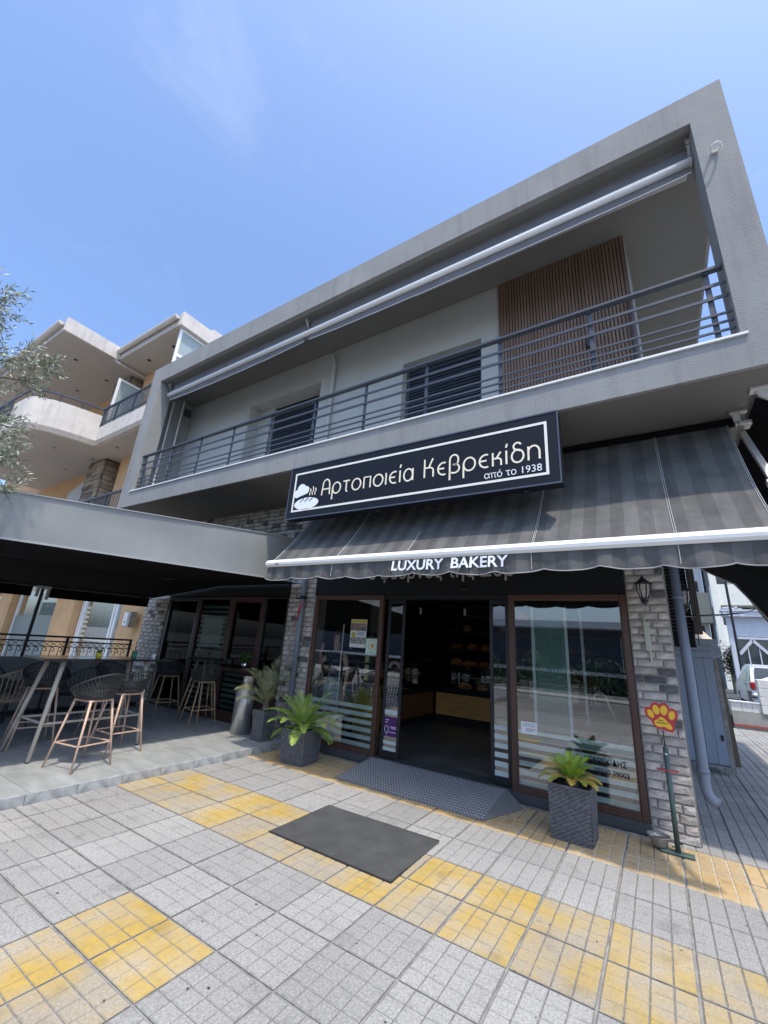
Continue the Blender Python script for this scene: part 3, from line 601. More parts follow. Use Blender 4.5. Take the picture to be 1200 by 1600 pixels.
for x, lb in ((-4.05, 'left one of two pale topped bags on the high shelf'), (-3.12, 'right one of two pale topped bags on the high shelf')):
    a = MB(); a.bbox(-.09, .09, -.07, .07, 0, .13, .02); a.bbox(-.07, .07, -.05, .05, .13, .17, .01)
    o = obj('bread_bag', a, [mat('bag_paper', (.45, .25, .15), .7)], None, lb, 'bag', 'bags on the high shelf'); o.location = (x, 10.45, 2.08)
for i in range(7):
    o = inst('bread_loaf', LM[i % 3], None, (-3.75 + i * .4, 9.55, .802), i * .5); tag(o, 'dark glazed pastry behind the glass of the long tan counter', 'bread', 'pastries in the tan counter')
for i in range(5):
    o = inst('bread_loaf', LM[(i + 1) % 3], None, (-4.72, 7.4 + i * .38, 1.013), i * .7 + 1.3); tag(o, 'golden pastry on the shelf of the left display counter', 'bread', 'pastries in the left display counter')
def pendant(x, y, lab):
    t = thing('pendant_lamp', lab, 'lamp', (x, y, 2.95)); a = MB(); a.tube([(x, y, 2.95), (x, y, 2.30)], .006, 5); obj('cord', a, DARKM, t)
    a = MB(); a.lathe([(.025, .28), (.028, .14)], (x, y, 2.14), 12); obj('socket', a, WHITEP, t)
    a = MB(); a.lathe([(.03, .14), (.06, .10), (.15, 0), (.145, -.002), (.05, .09)], (x, y, 2.14), 18); obj('lamp_shade', a, DARKM, t)
pendant(-4.15, 8.0, 'dark pendant lamp hanging left of the entrance middle'); pendant(-3.2, 8.1, 'dark pendant lamp hanging right of the entrance middle')
# things just inside the right-hand window
DF = thing('display_stand', 'pale green glass display stand with white uprights behind the right window', 'display stand', (-1.2, 6.3, .1))
for x, y, z0 in ((-1.42, 6.0, .75), (-1.0, 6.0, .35), (-.86, 6.35, .8)): g = MB(); g.box(x, x + .035, y, y + .03, z0, 2.25); obj('upright', g, mat('pale_upright', (.62, .70, .70), .5), DF)
g = MB(); g.box(-1.38, -1.0, 6.01, 6.018, .72, 2.25); obj('glass_sheet', g, film('green_glass', (.14, .30, .26), .5), DF)
g = MB(); g.box(-1.38, -.84, 6.1, 6.5, 1.3, 1.31); g.box(-1.38, -.84, 6.1, 6.5, .9, .91); obj('glass_shelf', g, MATS['green_glass'], DF)
CN = MB(); CN.tube([(-.47, 5.9, .92), (-.56, 5.9, 1.16)] + [(-.63 + .07 * math.cos(R(a)), 5.9, 1.17 + .07 * math.sin(R(a))) for a in range(10, 215, 25)], .014, 8)
obj('walking_cane', CN, mat('pale_cane', (.45, .33, .26), .5), None, 'curved pale cane shape hanging inside the right window', 'cane', smooth=True)
# ================================================================ bakery awning
A = thing('shop_awning', 'dark grey striped awning with white front bar stretched over the bakery entrance', 'awning', (-1.9, 5.2, 4.1))
AY0, AZ0, AY1, AZ1 = 5.17, 4.08, 4.10, 2.63; ax0, ax1 = -4.58, .90
def awn_pt(t): return AY0 + (AY1 - AY0) * t, AZ0 + (AZ1 - AZ0) * t - .13 * math.sin(math.pi * t) ** 1.0 * (.9 if t else 1)
g = MB(); NX, NT = 110, 14
for i in range(NX + 1):
    x = ax0 + (ax1 - ax0) * i / NX
    for k in range(NT + 1):
        t = k / NT; y, z = awn_pt(t); z += .013 * math.sin(x * 2.7 + 1) * math.sin(math.pi * t) + .006 * math.sin(x * 7.9 + 4 * t) * math.sin(math.pi * t) + .005 * math.sin(x * 13 + t * 3) * t; g.v.append((x, y, z))
for i in range(NX):
    for k in range(NT): a = i * (NT + 1) + k; g.f.append((a, a + NT + 1, a + NT + 2, a + 1)); g.m.append(0)
obj('cloth', g, AWN, A, smooth=True)
THR = mat('pale_thread', (.50, .50, .50), .8)
for sx in (-3.4, -2.35, -.93, .24, ax1 - .02, -4.57):
    for dx in ((-.008, .008) if sx < .8 and sx > -4.5 else (0, .014)):
        g = MB(); pts = [(sx + dx, awn_pt(k / 14)[0] - .003, awn_pt(k / 14)[1] + .0045) for k in range(15)]
        g.tube(pts, .0022, 4); obj('seam_stitching', g, THR, A)
g = MB(); BP = []
for k in range(12): a = R(-60 + 300 * k / 11 - 60)
pr_ = [(AY1 - .075, AZ1 - .02), (AY1 - .07, AZ1 - .05), (AY1 - .045, AZ1 - .075), (AY1 + .03, AZ1 - .08), (AY1 + .04, AZ1 - .02), (AY1 + .02, AZ1 + .02), (AY1 - .02, AZ1 + .028), (AY1 - .055, AZ1 + .012)]
n = len(pr_)
g.v = [(x, y, z) for x in (ax0 - .03, 1.12) for y, z in pr_]
for i in range(n): j = (i + 1) % n; g.f.append((i, j, n + j, n + i)); g.m.append(0)
g.f += [tuple(range(n))[::-1], tuple(range(n, 2 * n))]; g.m += [0, 0]
obj('front_bar', g, WHITEP, A)
g = MB(); g.box(-4.42, -4.34, AY1 - .079, AY1 - .06, AZ1 - .055, AZ1 - .03); obj('bar_badge', g, ALUM, A)
# valance with scalloped lower edge
g = MB(); NXV = 260; NZ = 6; vy = AY1 - .035
def hem(x):
    u = (x - ax0) / .47; s = u - math.floor(u); return AZ1 - .08 - .155 - .035 * (math.sin(math.pi * s) ** .7) - .008 * math.sin(x * 3.7)
for i in range(NXV + 1):
    x = ax0 + (ax1 + .12 - ax0) * i / NXV
    for k in range(NZ + 1):
        t = k / NZ; z = (AZ1 - .07) + (hem(x) - (AZ1 - .07)) * t
        g.v.append((x, vy + t * (.012 * math.sin(x * 9 + 1) + .014 * math.sin(x * 21 + 2 * math.sin(x * 4))) - .01 * t, z))
for i in range(NXV):
    for k in range(NZ): a = i * (NZ + 1) + k; g.f.append((a, a + 1, a + NZ + 2, a + NZ + 1)); g.m.append(0)
va = obj('valance', g, AWN, A, smooth=True)
g = MB(); pts = []
for i in range(NXV + 1):
    x = ax0 + (ax1 + .12 - ax0) * i / NXV; pts.append((x, vy + .012 * math.sin(x * 9 + 1) + .014 * math.sin(x * 21 + 2 * math.sin(x * 4)) - .012, hem(x)))
g.tube(pts, .0055, 5); obj('hem_piping', g, mat('grey_piping', (.30, .30, .30), .8), va)
o = text_mesh('lettering', 'LUXURY  BAKERY', -2.49, -1.15, AZ1 - .205, AZ1 - .088, vy - .030, WHITEL, va, ext=.001, bold=.02, shear=.04)
for v in o.data.vertices:
    x = v.co.x + wpos(va).x; t = (AZ1 - .07 - (v.co.z + wpos(va).z)) / .2; v.co.y += t * (.012 * math.sin(x * 9 + 1) + .014 * math.sin(x * 21 + 2 * math.sin(x * 4))) - .01 * t + .006
for sx in (-3.4, -2.35, -.93, .24): g = MB(); g.tube([(sx, vy - .012, AZ1 - .08), (sx, vy - .022, AZ1 - .24)], .0025, 4); obj('seam_stitching', g, THR, va)
g = MB(); g.tube([(ax0, AY0 + .02, AZ0 + .03), (ax1 + .1, AY0 + .02, AZ0 + .03)], .05, 12); obj('roller', g, AWNB, A)
def arm(x, nm='awning_arm'):
    g = MB(); g.bar((x, 5.15, 4.0), (x + .03, 4.55, 3.17), .05, .035); g.bar((x + .03, 4.55, 3.17), (x, AY1 + .03, AZ1 - .02), .05, .035)
    g.tube([(x - .02, 4.55, 3.17), (x + .08, 4.55, 3.17)], .035, 10); return obj(nm, g, ALUM, A)
arm(.985)
g = MB(); g.bbox(.90, 1.05, 5.02, 5.08, 4.13, 4.178, .01); g.bar((.96, 5.05, 4.14), (.98, 5.1, 3.98), .06, .05); g.bar((1.0, 5.05, 4.10), (1.02, 5.0, 3.98), .03, .03)
g.tube([(.93, 5.02, 4.0), (1.06, 5.02, 4.0)], .028, 10); g.bbox(.95, 1.06, 4.98, 5.12, 3.97, 4.02, .01); obj('bracket', g, ALUM, A)
# side awning (over the side pavement)
SA = thing('side_awning', 'black folding awning along the side of the building beyond the corner pillar', 'awning', (1.2, 8, 4.0))
g = MB(); YA, YB = 4.75, 13.2
P = [(1.07, 4.12), (1.43, 3.87), (1.78, 3.65), (2.0, 3.3), (2.2, 2.88), (2.34, 2.62)]
for i in range(len(P)):
    for y in (YA, YB): g.v.append((P[i][0], y, P[i][1]))
for i in range(len(P) - 1): a = 2 * i; g.f.append((a, a + 2, a + 3, a + 1)); g.m.append(0)
obj('cloth', g, AWNB, SA)
g = MB()
for i in range(len(P) - 1): g.bar((P[i][0], YB, P[i][1] - .01), (P[i + 1][0], YB, P[i + 1][1] - .01), .05, .03)
obj('edge_strip', g, mat('awning_trim', (.35, .34, .31), .7), SA)
g = MB(); g.bar((2.36, YA, 2.60), (2.36, YB, 2.60), .07, .07); obj('front_bar', g, ALUM, SA)
g = MB(); g.bar((1.75, YB - .3, 3.60), (2.3, YB - .3, 2.66), .05, .03); obj('awning_arm', g, ALUM, SA)
g = MB(); g.bbox(1.02, 1.28, 4.63, 4.73, 4.145, 4.178, .005); g.prism([(1.05, 4.15), (1.08, 4.09), (1.13, 4.04), (1.19, 4.04), (1.24, 4.09), (1.26, 4.15)], 4.66, 4.69); obj('bracket', g, mat('bracket_metal', (.55, .55, .53), .4), SA)

# upper floor awnings, rolled up
U = thing('balcony_awning', 'grey roll-up awning with a long pale bar hanging under the roof edge of the balcony', 'awning', (-4.4, 4.6, 7.3))
by, bz = 4.47, 7.14
def usheet(x0, x1, y0, z0, y1, z1, name, wav=0, mt=AWNG):
    g = MB(); N = 60
    for i in range(N + 1):
        x = x0 + (x1 - x0) * i / N; s = i / N
        g.v += [(x, y0, z0), (x, (y0 + y1) / 2, (z0 + z1) / 2 - .02), (x, y1 + .01 * math.sin(x * 7), z1 - wav * (math.sin(math.pi * s) ** .6))]
    for i in range(N):
        for k in range(2): a = 3 * i + k; g.f.append((a, a + 1, a + 4, a + 3)); g.m.append(0)
    o = obj(name, g, mt, U, smooth=True)
    return o
for x0, x1 in ((-9.52, -5.06), (-4.94, .93)):
    usheet(x0, x1, 4.53, 7.47, by + .02, bz + .05, 'cloth'); vv = usheet(x0, x1, by + .02, bz - .04, by + .03, bz - .13, 'valance', .06)
    g = MB(); g.tube([(x0 + (x1 - x0) * i / 40, by + .022, bz - .132 - .06 * (math.sin(math.pi * i / 40) ** .6)) for i in range(41)], .006, 5); obj('hem_piping', g, WHITEL, vv)
g = MB(); g.tube([(-9.56, by, bz), (.95, by, bz)], .05, 14); obj('front_bar', g, WHITEP, U, smooth=True)
g = MB(); g.tube([(-9.5, 4.80, 7.44), (.93, 4.80, 7.44)], .04, 10); obj('roller', g, ALUM, U)
for x in (-9.6, -5.0, .95): g = MB(); g.bbox(x - .03, x + .03, 4.42, 4.50, 7.40, 7.486, .01); g.bar((x, 4.46, 7.40), (x, 4.55, 7.26), .03, .03); obj('bracket', g, ALUM, U)
g = MB(); g.box(-2.9, .96, 4.85, 4.93, ZC - .06, ZC - .005); obj('ceiling_strip', g, mat('strip_light_housing', (.40, .40, .39), .5), B)

# ================================================================ main sign
SG = thing('shop_sign', 'long dark blue bakery sign with cream Greek lettering and white frame line', 'sign', (-2.57, 4.25, 3.3))
sx0, sx1, sz0, sz1, sy = -4.53, -.63, 3.30, 4.135, 4.20
g = MB(); g.bbox(sx0, sx1, sy, sy + .17, sz0, sz1, .006); obj('sign_box', g, SIGNM, SG)
g = MB()
for a in ((sx0 - .004, sx1 + .004, sz0 - .006, sz0 + .012), (sx0 - .004, sx1 + .004, sz1 - .012, sz1 + .004)): g.box(a[0], a[1], sy - .006, sy + .0, a[2], a[3])
g.box(sx0 - .004, sx0 + .012, sy - .006, sy, sz0 + .012, sz1 - .012); g.box(sx1 - .012, sx1 + .004, sy - .006, sy, sz0 + .012, sz1 - .012); obj('edge_trim', g, mat('trim_blue', (.06, .07, .10), .4), SG)
g = MB(); bx0, bx1, bz0, bz1, bw = -4.43, -.745, 3.405, 4.03, .028
g.box(bx0, bx1, sy - .004, sy + .001, bz0, bz0 + bw); g.box(bx0, bx1, sy - .004, sy + .001, bz1 - bw, bz1); g.box(bx0, bx0 + bw, sy - .004, sy + .001, bz0 + bw, bz1 - bw); g.box(bx1 - bw, bx1, sy - .004, sy + .001, bz0 + bw, bz1 - bw)
obj('frame_line', g, mat('white_line', (.80, .78, .70), .5), SG)
# Greek letters as strokes; unit = x height
def glyph(ch):
    a = arc; k = []
    if ch == 'Α': k = [[(0, 0), (.06, .8)] + a(.45, .95, .38, .5, 175, 5, 14) + [(.86, .8), (.92, 0)], [(.06, .55), (.88, .55)]]; w_ = .95
    elif ch in 'α': k = [a(.42, .5, .40, .5, 0, 360, 24), [(.84, 1.0), (.84, 0)]]; w_ = .88
    elif ch == 'ο': k = [a(.46, .5, .46, .5, 0, 360, 24)]; w_ = .92
    elif ch == 'ρ': k = [a(.48, .5, .44, .5, 0, 360, 24), [(.03, .6), (.03, -.52)]]; w_ = .95
    elif ch == 'τ': k = [[(0, .97), (.72, .97)], [(.36, .97), (.36, .25)] + a(.52, .2, .16, .2, 190, 280, 6)]; w_ = .74
    elif ch == 'π': k = [[(.08, 0), (.08, .97)], [(.08, .97), (.74, .97), (.74, 0)]]; w_ = .82
    elif ch == 'ι': k = [[(.05, 1), (.05, 0)]]; w_ = .12
    elif ch == 'ί': k = [[(.05, 1), (.05, 0)], [(.03, 1.22), (.12, 1.5)]]; w_ = .14
    elif ch == 'ε': k = [[(.66, .92)] + a(.5, .5, .46, .48, 75, 285, 18) + [(.66, .07)], [(.06, .52), (.56, .52)]]; w_ = .7
    elif ch == 'Κ': k = [[(.05, 1.5), (.05, 0)], [(.75, 1.5), (.42, .78)] , [(.07, .78), (.5, .78)] + a(.5, .48, .30, .30, 90, 0, 6) + [(.80, 0)]]; w_ = .9
    elif ch == 'κ': k = [[(.05, 1), (.05, 0)], [(.62, 1), (.3, .55)], [(.07, .55), (.38, .55)] + a(.38, .33, .26, .22, 90, 0, 6) + [(.64, 0)]]; w_ = .7
    elif ch == 'β': k = [[(.04, -.5), (.04, 1.05)] + a(.38, 1.05, .34, .40, 180, 0, 12) + a(.40, .85, .30, .20, 0, -90, 4) + [(.30, .68), (.42, .68)] + a(.44, .36, .36, .34, 80, -90, 12) + [(.30, .02), (.05, .12)]]; w_ = .84
    elif ch == 'δ': k = [a(.42, .46, .40, .46, 0, 360, 22), a(.42, 1.18, .26, .26, 20, 200, 10) + [(.2, 1.0), (.62, .82)]]; w_ = .84
    elif ch == 'η': k = [[(.04, 1), (.04, 0)], [(.04, .6)] + a(.40, .58, .36, .42, 170, 0, 10) + [(.76, 0)]]; w_ = .8
    return k, w_
def word(txt, x0, x1, zb, xh, wd, parent, mt):
    gap = .26; tot = sum(glyph(c)[1] for c in txt) + gap * (len(txt) - 1); sx = (x1 - x0) / tot; x = x0
    for c in txt:
        ks, w_ = glyph(c); g = MB()
        for j, s_ in enumerate(ks): g.ribbon([(x + px * sx, zb + pz * xh) for px, pz in s_], wd, sy - .004 - .0004 * j)
        obj('letter', g, mt, parent); x += (w_ + gap) * sx
word('Αρτοποιεία', -3.86, -2.36, 3.60, .165, .020, SG, CREAM); word('Κεβρεκίδη', -2.21, -.825, 3.60, .165, .020, SG, CREAM)
text_mesh('lettering', 'από το 1938', -1.44, -.815, 3.46, 3.55, sy - .003, WHITEL, SG, ext=.002, bold=-.004)
# loaf, chef hat, steam
lg = MB(); N = 40; cxl, czl = -4.145, 3.515
lg.ribbon  # (outline below)
poly = [(cxl + .235 * math.cos(t * 2 * math.pi / N) * (1 if math.cos(t * 2 * math.pi / N) > 0 else 1), czl + .092 * math.sin(t * 2 * math.pi / N) + .0 * t) for t in range(N)]
lg.prism(poly, sy - .004, sy + .001); lo_ = obj('logo_loaf', lg, WHITEL, SG)
cg = MB()
for q in (-.10, -.01, .08): cg.ribbon([(cxl + q - .02, czl + .03), (cxl + q + .05, czl + .085)], .010, sy - .0075)
obj('loaf_cut', cg, SIGNM, lo_)
hg = MB()
for (x, z, r_) in ((-4.35, 3.69, .062), (-4.27, 3.755, .082), (-4.18, 3.73, .062)): hg.prism([(x + r_ * math.cos(k * math.pi / 10), z + r_ * 1.05 * math.sin(k * math.pi / 10)) for k in range(20)], sy - .004 - r_ * .01, sy + .001)
hg.prism([(-4.34, 3.63), (-4.18, 3.665), (-4.17, 3.71), (-4.36, 3.70)], sy - .0043, sy + .001); obj('logo_chef_hat', hg, WHITEL, SG)
st = MB()
for q in (0, .05, .10): st.ribbon([(-4.09 + q, 3.635), (-4.10 + q, 3.67), (-4.075 + q, 3.70), (-4.09 + q, 3.74 + (.03 if q == .05 else 0))], .014, sy - .004)
obj('logo_steam', st, CREAM, SG)
g = MB(); g.tube([(-4.75, 4.62, 4.175), (-4.75, 4.62, 4.10), (-4.3, 4.45, 4.02)], .022, 8); obj('sign_bracket', g, DARKM, SG)
for x in (-4.36, -1.0, -2.9): g = MB(); g.bbox(x - .03, x + .03, sy + .06, sy + .11, 3.27, 3.299, .006); obj('hanger', g, DARKM, SG)

# ================================================================ wall lanterns
def lantern(x, y, z, lab, arm_to):
    t = thing('wall_lantern', lab, 'lamp', (x, y, z))
    g = MB(); g.lathe([(.012, .17), (.012, .15), (.03, .13), (.085, .085), (.088, .075), (.06, .072)], (x, y, z), 8); obj('lantern_roof', g, DARKM, t)
    g = MB()
    for k in range(6):
        c, s = math.cos(k * math.pi / 3), math.sin(k * math.pi / 3); g.tube([(x + .065 * c, y + .065 * s, z + .075), (x + .062 * c, y + .062 * s, z), (x + .035 * c, y + .035 * s, z - .085)], .006, 5)
    g.lathe([(.04, -.085), (.03, -.10), (.035, -.115), (.006, -.155)], (x, y, z), 10); g.tube([(x, y, z - .10), (x + (arm_to[0] - x) * .6, y + (arm_to[1] - y) * .6, z - .11), arm_to], .009, 6); obj('lantern_cage', g, DARKM, t)
    g = MB(); g.lathe([(.030, -.075), (.052, .0), (.056, .07)], (x, y, z), 12); obj('lantern_glass', g, film('lamp_glass', (.55, .55, .52), .55) if 'lamp_glass' not in MATS else MATS['lamp_glass'], t)
lantern(-.055, YF - .17, 2.37, 'black wall lantern on the brick corner pillar facing the street', (-.055, YF - .02, 2.33))
lantern(.335, 6.0, 2.37, 'black wall lantern on the side wall behind the right drainpipe', (.165, 6.0, 2.24))

# ================================================================ canopy over the terrace
K = thing('terrace_canopy', 'black fabric terrace canopy with long plain grey side panel above the bar tables', 'canopy', (-5.3, 3, 2.6))
g = MB(); xa = -5.27
def pz(y): return 2.34 + (y - 1.25) * .055, 2.80 + (y - 1.16) * .130
NP = 24
for i in range(NP + 1):
    y = -4.5 + 9.75 * i / NP; b, t = pz(max(y, -4.5)); t = max(t, b + .35)
    if y > 3.9: t += 0
    for k in range(5):
        s = k / 4; g.v.append((xa + .02 * math.sin(y * 1.3 + s * 2) * math.sin(math.pi * s), y, b + (t - b) * s))
for i in range(NP):
    for k in range(4): a = i * 5 + k; g.f.append((a, a + 5, a + 6, a + 1)); g.m.append(0)
e = MB()
obj('side_panel', g, PANELM, K, smooth=True)
g = MB()
for sgn in (0, 1):
    g = MB()
    zz = lambda y: pz(y)[0] if not sgn else max(pz(y)[1], pz(y)[0] + .35)
    ys = [-4.5 + 9.75 * i / 24 for i in range(25)]
    for i in range(24): g.bar((xa, ys[i], zz(ys[i])), (xa, ys[i + 1], zz(ys[i + 1])), .03, .010 if sgn else .018)
    obj('panel_edge', g, mat('panel_edge', (.36, .38, .40), .5), K)
g = MB(); xb = -9.95
g.v = [(xa - .02, -4.5, 2.10), (xa - .02, 5.52, 2.60), (xa - .02, 5.52, 3.1), (xa - .02, -4.5, 2.4)]
g = MB()
v = [(xa - .03, -4.5, 2.06), (xa - .03, 5.50, 2.56), (-7.6, 5.50, 2.55), (-7.6, -4.5, 2.2), (xb, 5.50, 2.30), (xb, -4.5, 2.05)]
g.add(v, [(0, 1, 2, 3), (3, 2, 4, 5)]); obj('roof_cloth', g, AWNB, K)
g = MB(); g.bar((xb, -4.5, 2.12), (xb, 3.25, 2.25), .06, .05); g.bar((xb, 3.4, 2.255), (xb, 5.35, 2.29), .06, .05); obj('front_bar', g, mat('canopy_bar', (.10, .10, .10), .5), K)
g = MB()
for (ya, yb) in ((-4.5, 3.15), (3.4, 5.4)):
    N = 20
    for i in range(N + 1):
        y = ya + (yb - ya) * i / N; z = 2.12 + (y + 4.5) * .0173; b = len(g.v); g.v += [(xb, y, z), (xb + .012 * math.sin(y * 9), y, z - .21)]
        if i: g.f.append((b - 2, b - 1, b + 1, b)); g.m.append(0)
obj('valance', g, AWNB, K)
g = MB(); g.bar((-9.9, 5.45, 2.9), (-9.9, 5.2, 2.2), .04, .03); g.tube([(-9.7, 5.47, 2.75), (-9.9, 5.3, 2.28)], .02); obj('awning_arm', g, DARKM, K)
for y in (1.6, .3, -1, 2.9, 4.3): g = MB(); g.bar((xa - .05, y, pz(y)[0] + .08), (-7.6, y, 2.5), .04, .04); obj('roof_beam', g, DARKM, K)
g = MB(); g.tube([(xb + .03, 3.3, TZ), (xb + .03, 3.3, 2.26)], .028, 10); obj('post', g, DARKM, K)
g = MB(); g.bbox(xb - .02, xb + .10, 3.18, 3.42, 2.20, 2.27, .01); g.bbox(xb + .04, xb + .09, 3.36, 3.41, 2.0, 2.2, .006); g.bbox(xb + .04, xb + .09, 3.19, 3.24, 2.04, 2.2, .006); obj('bracket', g, mat('bracket_metal', (.55, .55, .53), .4), K)

# ---------------- terrace railing
TR = thing('terrace_railing', 'black wrought iron railing with lattice band and hooked bars along the far terrace edge', 'railing', (-9.9, 3, TZ))
for z, h in ((1.335, .035), (1.245, .022), (1.15, .012), (.35, .022)):
    g = MB(); g.box(-9.92, -9.88, -2, 5.2, z - h / 2, z + h / 2); obj('rail', g, DARKM, TR)
g = MB(); g.box(-9.92, -9.88, -.02, .02, TZ, 1.34); pm2 = mesh('post', g, DARKM)
for y in (.5, 2.0, 3.95, 5.18): inst('post', pm2, TR, (0, y, 0))
g = MB()
y = -1.0
while y < 5.15:
    g.tube([(-9.9, y, 1.152), (-9.9, y + .12, 1.24)], .005, 4, False); g.tube([(-9.9, y + .12, 1.152), (-9.9, y, 1.24)], .005, 4, False); y += .12
obj('lattice', g, DARKM, TR, kind='stuff')
g = MB(); g.tube([(-9.9, 0, .35), (-9.9, 0, 1.15)], .007, 5, False); g.tube([(-9.9, 0, 1.15), (-9.9, .05, 1.12), (-9.9, .07, 1.08), (-9.9, .045, 1.06), (-9.9, .025, 1.075)], .008, 5, False); bm_ = mesh('baluster', g, DARKM)
for k in range(30): inst('baluster', bm_, TR, (0, 1.2 + k * .132, 0))
# ---------------- bench with grey cushions along the railing
BN = thing('corner_sofa', 'low grey upholstered sofa running along the terrace railing', 'sofa', (-9.5, 3.2, TZ))
for k in range(3): g = MB(); g.bbox(-9.80, -9.62, 1.6 + k * 1.22, 2.79 + k * 1.22, .4, .98 - .01 * k, .04); obj('back_cushion', g, CUSH, BN)
g = MB(); g.bbox(-9.85, -9.1, 1.6, 5.25, .16, .42, .03); obj('seat', g, CUSH, BN)
g = MB(); g.box(-9.8, -9.15, 1.65, 5.2, TZ, .16); obj('base', g, DARKM, BN)

# ================================================================ bar furniture
def lattice_shell(name, z0, mt, r0=.17, r1=.235, hb=.24, hf=.05, nu=44, nv=5, open_ang=0, wire=.0125):
    """bucket shell made of crossing strands; back toward +x"""
    g = MB()
    def pt(u, v):
        a = u; hh = hf + (hb - hf) * (max(0, math.cos(a) * .62 + .38)) ** 1.2; rr = r0 + (r1 - r0) * v ** .8
        return (rr * math.cos(a) * (1 + .10 * v), rr * math.sin(a) * 1.08, z0 + hh * v - .035 * (1 - v))
    nu2 = nu
    for sgn in (1, -1):
        for i in range(nu2):
            u0 = 2 * math.pi * i / nu2; g.tube([pt(u0 + sgn * .42 * v / nv, v / nv) for v in range(nv + 1)], wire * .5, 4, False)
    g.tube([pt(2 * math.pi * k / 40, 1) for k in range(41)], .009, 6, False)
    return g, pt
def make_stool(lab, grp, leg_mt, loc, rz):
    t = thing('bar_stool', lab, 'bar stool', loc, grp, rz); zs = .74
    g, pt = lattice_shell('shell', zs, RATT); obj('backrest', g, RATT, t, local=True)
    s_ = MB(); s_.lathe([(.02, -.045), (.12, -.045), (.175, -.025), (.19, .0), (.17, .0), (.10, -.02), (0.0, -.025)], (0, 0, zs), 24); obj('seat', s_, RATT, t, local=True, smooth=True)
    f = MB()
    for a, b in (((-.13, -.13), (.13, -.13)), ((.13, -.13), (.13, .13)), ((.13, .13), (-.13, .13)), ((-.13, .13), (-.13, -.13))): f.tube([(a[0], a[1], zs - .055), (b[0], b[1], zs - .055)], .012, 6)
    obj('seat_frame', f, leg_mt, t, local=True)
    for sx, sy_ in ((-1, -1), (1, -1), (1, 1), (-1, 1)):
        l_ = MB(); l_.tube([(.13 * sx, .13 * sy_, zs - .055), (.225 * sx, .225 * sy_, 0)], [.014, .0105], 8); obj('leg', l_, leg_mt, t, local=True, smooth=True)
    zf = .245; q = .225 - (.095) * zf / .685
    for a, b in (((-q, -q), (q, -q)), ((q, -q), (q, q)), ((q, q), (-q, q)), ((-q, q), (-q, -q))): f = MB(); f.tube([(a[0], a[1], zf), (b[0], b[1], zf)], .009, 6); obj('footrest_bar', f, leg_mt, t, local=True)
    return t
s1 = make_stool('dark woven bar stool nearest the terrace step with pinkish legs', 'bar stools round the long high table', PALEW, (-5.60, 2.68, TZ), R(12))
def sdup(loc, rz, lab, g='bar stools round the long high table'):
    o = dup(s1, loc, rz, lab); o['group'] = g; return o
sdup((-5.98, 3.24, TZ), R(4), 'dark woven bar stool on the near side of the high table, second from the step')
sdup((-6.86, 2.62, TZ), R(170), 'black woven bar stool on the far side of the high table, behind its left legs')
sdup((-6.95, 3.52, TZ), R(185), 'black woven bar stool on the far side of the high table, behind the yellow pot')
b1 = make_stool('black woven bar stool left of the small bistro table by the dark door', 'bar stools at the small bistro table', NATW, (-7.95, 5.03, TZ), R(170))
b2 = dup(b1, (-6.88, 5.05, TZ), R(-15), 'black woven bar stool right of the small bistro table near the steel bin')
# long high table
HT = thing('high_table', 'long high bar table with a dark glossy top and thick grey beige legs', 'table', (-6.38, 3.0, TZ))
g = MB(); g.bbox(-6.66, -6.05, 2.24, 3.86, 1.165, 1.19, .004); obj('tabletop', g, mat('glossy_black_top', (.02, .02, .022), .12), HT)
for tx, ty, fx, fy in ((-6.18, 2.50, -6.03, 2.36), (-6.62, 2.50, -6.76, 2.34), (-6.18, 3.52, -6.13, 3.62), (-6.62, 3.52, -6.76, 3.66)):
    g = MB(); g.tube([(tx, ty, 1.165), (fx, fy, TZ + .012)], [.028, .020], 12); l_ = obj('leg', g, GREYW, HT, smooth=True); a = MB(); a.tube([(fx, fy, TZ), (fx, fy, TZ + .012)], .02, 10); obj('leg_foot', a, BPLAST, l_)
for a, b in (((-6.10, 2.43), (-6.15, 3.57)), ((-6.69, 2.42), (-6.69, 3.59)), ((-6.10, 2.43), (-6.69, 2.42)), ((-6.15, 3.57), (-6.69, 3.59))): g = MB(); g.tube([(*a, .47), (*b, .47)], .014, 8); obj('footrest_bar', g, GREYW, HT)
t = thing('succulent_pot', 'yellow pot with a small succulent on the long high table', 'plant pot', (-6.30, 2.93, 1.19))
g = MB(); g.lathe([(.028, 0), (.04, .02), (.042, .055), (.036, .06), (.034, .05)], (-6.30, 2.93, 1.19), 14); obj('pot', g, mat('yellow_glaze', (.65, .50, .05), .3), t)
g = MB()
for k in range(16): a = k * 2.4; e_ = .3 + .05 * k; g.tube([(-6.30, 2.93, 1.24), (-6.30 + .025 * math.cos(a) * e_, 2.93 + .025 * math.sin(a) * e_, 1.27), (-6.30 + .05 * math.cos(a) / e_ * .5, 2.93 + .05 * math.sin(a) / e_ * .5, 1.295)], [.006, .008, .001], 5)
obj('leaves', g, LEAF3, t)
t = thing('drink_jar', 'green glass jar with a dark straw on the long high table', 'jar', (-6.28, 3.38, 1.19))
g = MB(); g.lathe([(.03, 0), (.036, .01), (.036, .075), (.03, .085), (.032, .1)], (-6.28, 3.38, 1.19), 14); obj('jar_body', g, mat('green_glass_jar', (.02, .16, .08), .15), t)
g = MB(); g.tube([(-6.28, 3.38, 1.2), (-6.30, 3.39, 1.42)], .005, 5); obj('straw', g, BPLAST, t)
g = MB(); g.bbox(-6.34, -6.28, 3.66, 3.70, 1.19, 1.25, .006); obj('napkin_holder', g, WHITEP, None, 'small pale napkin holder at the far end of the long high table', 'napkin holder')
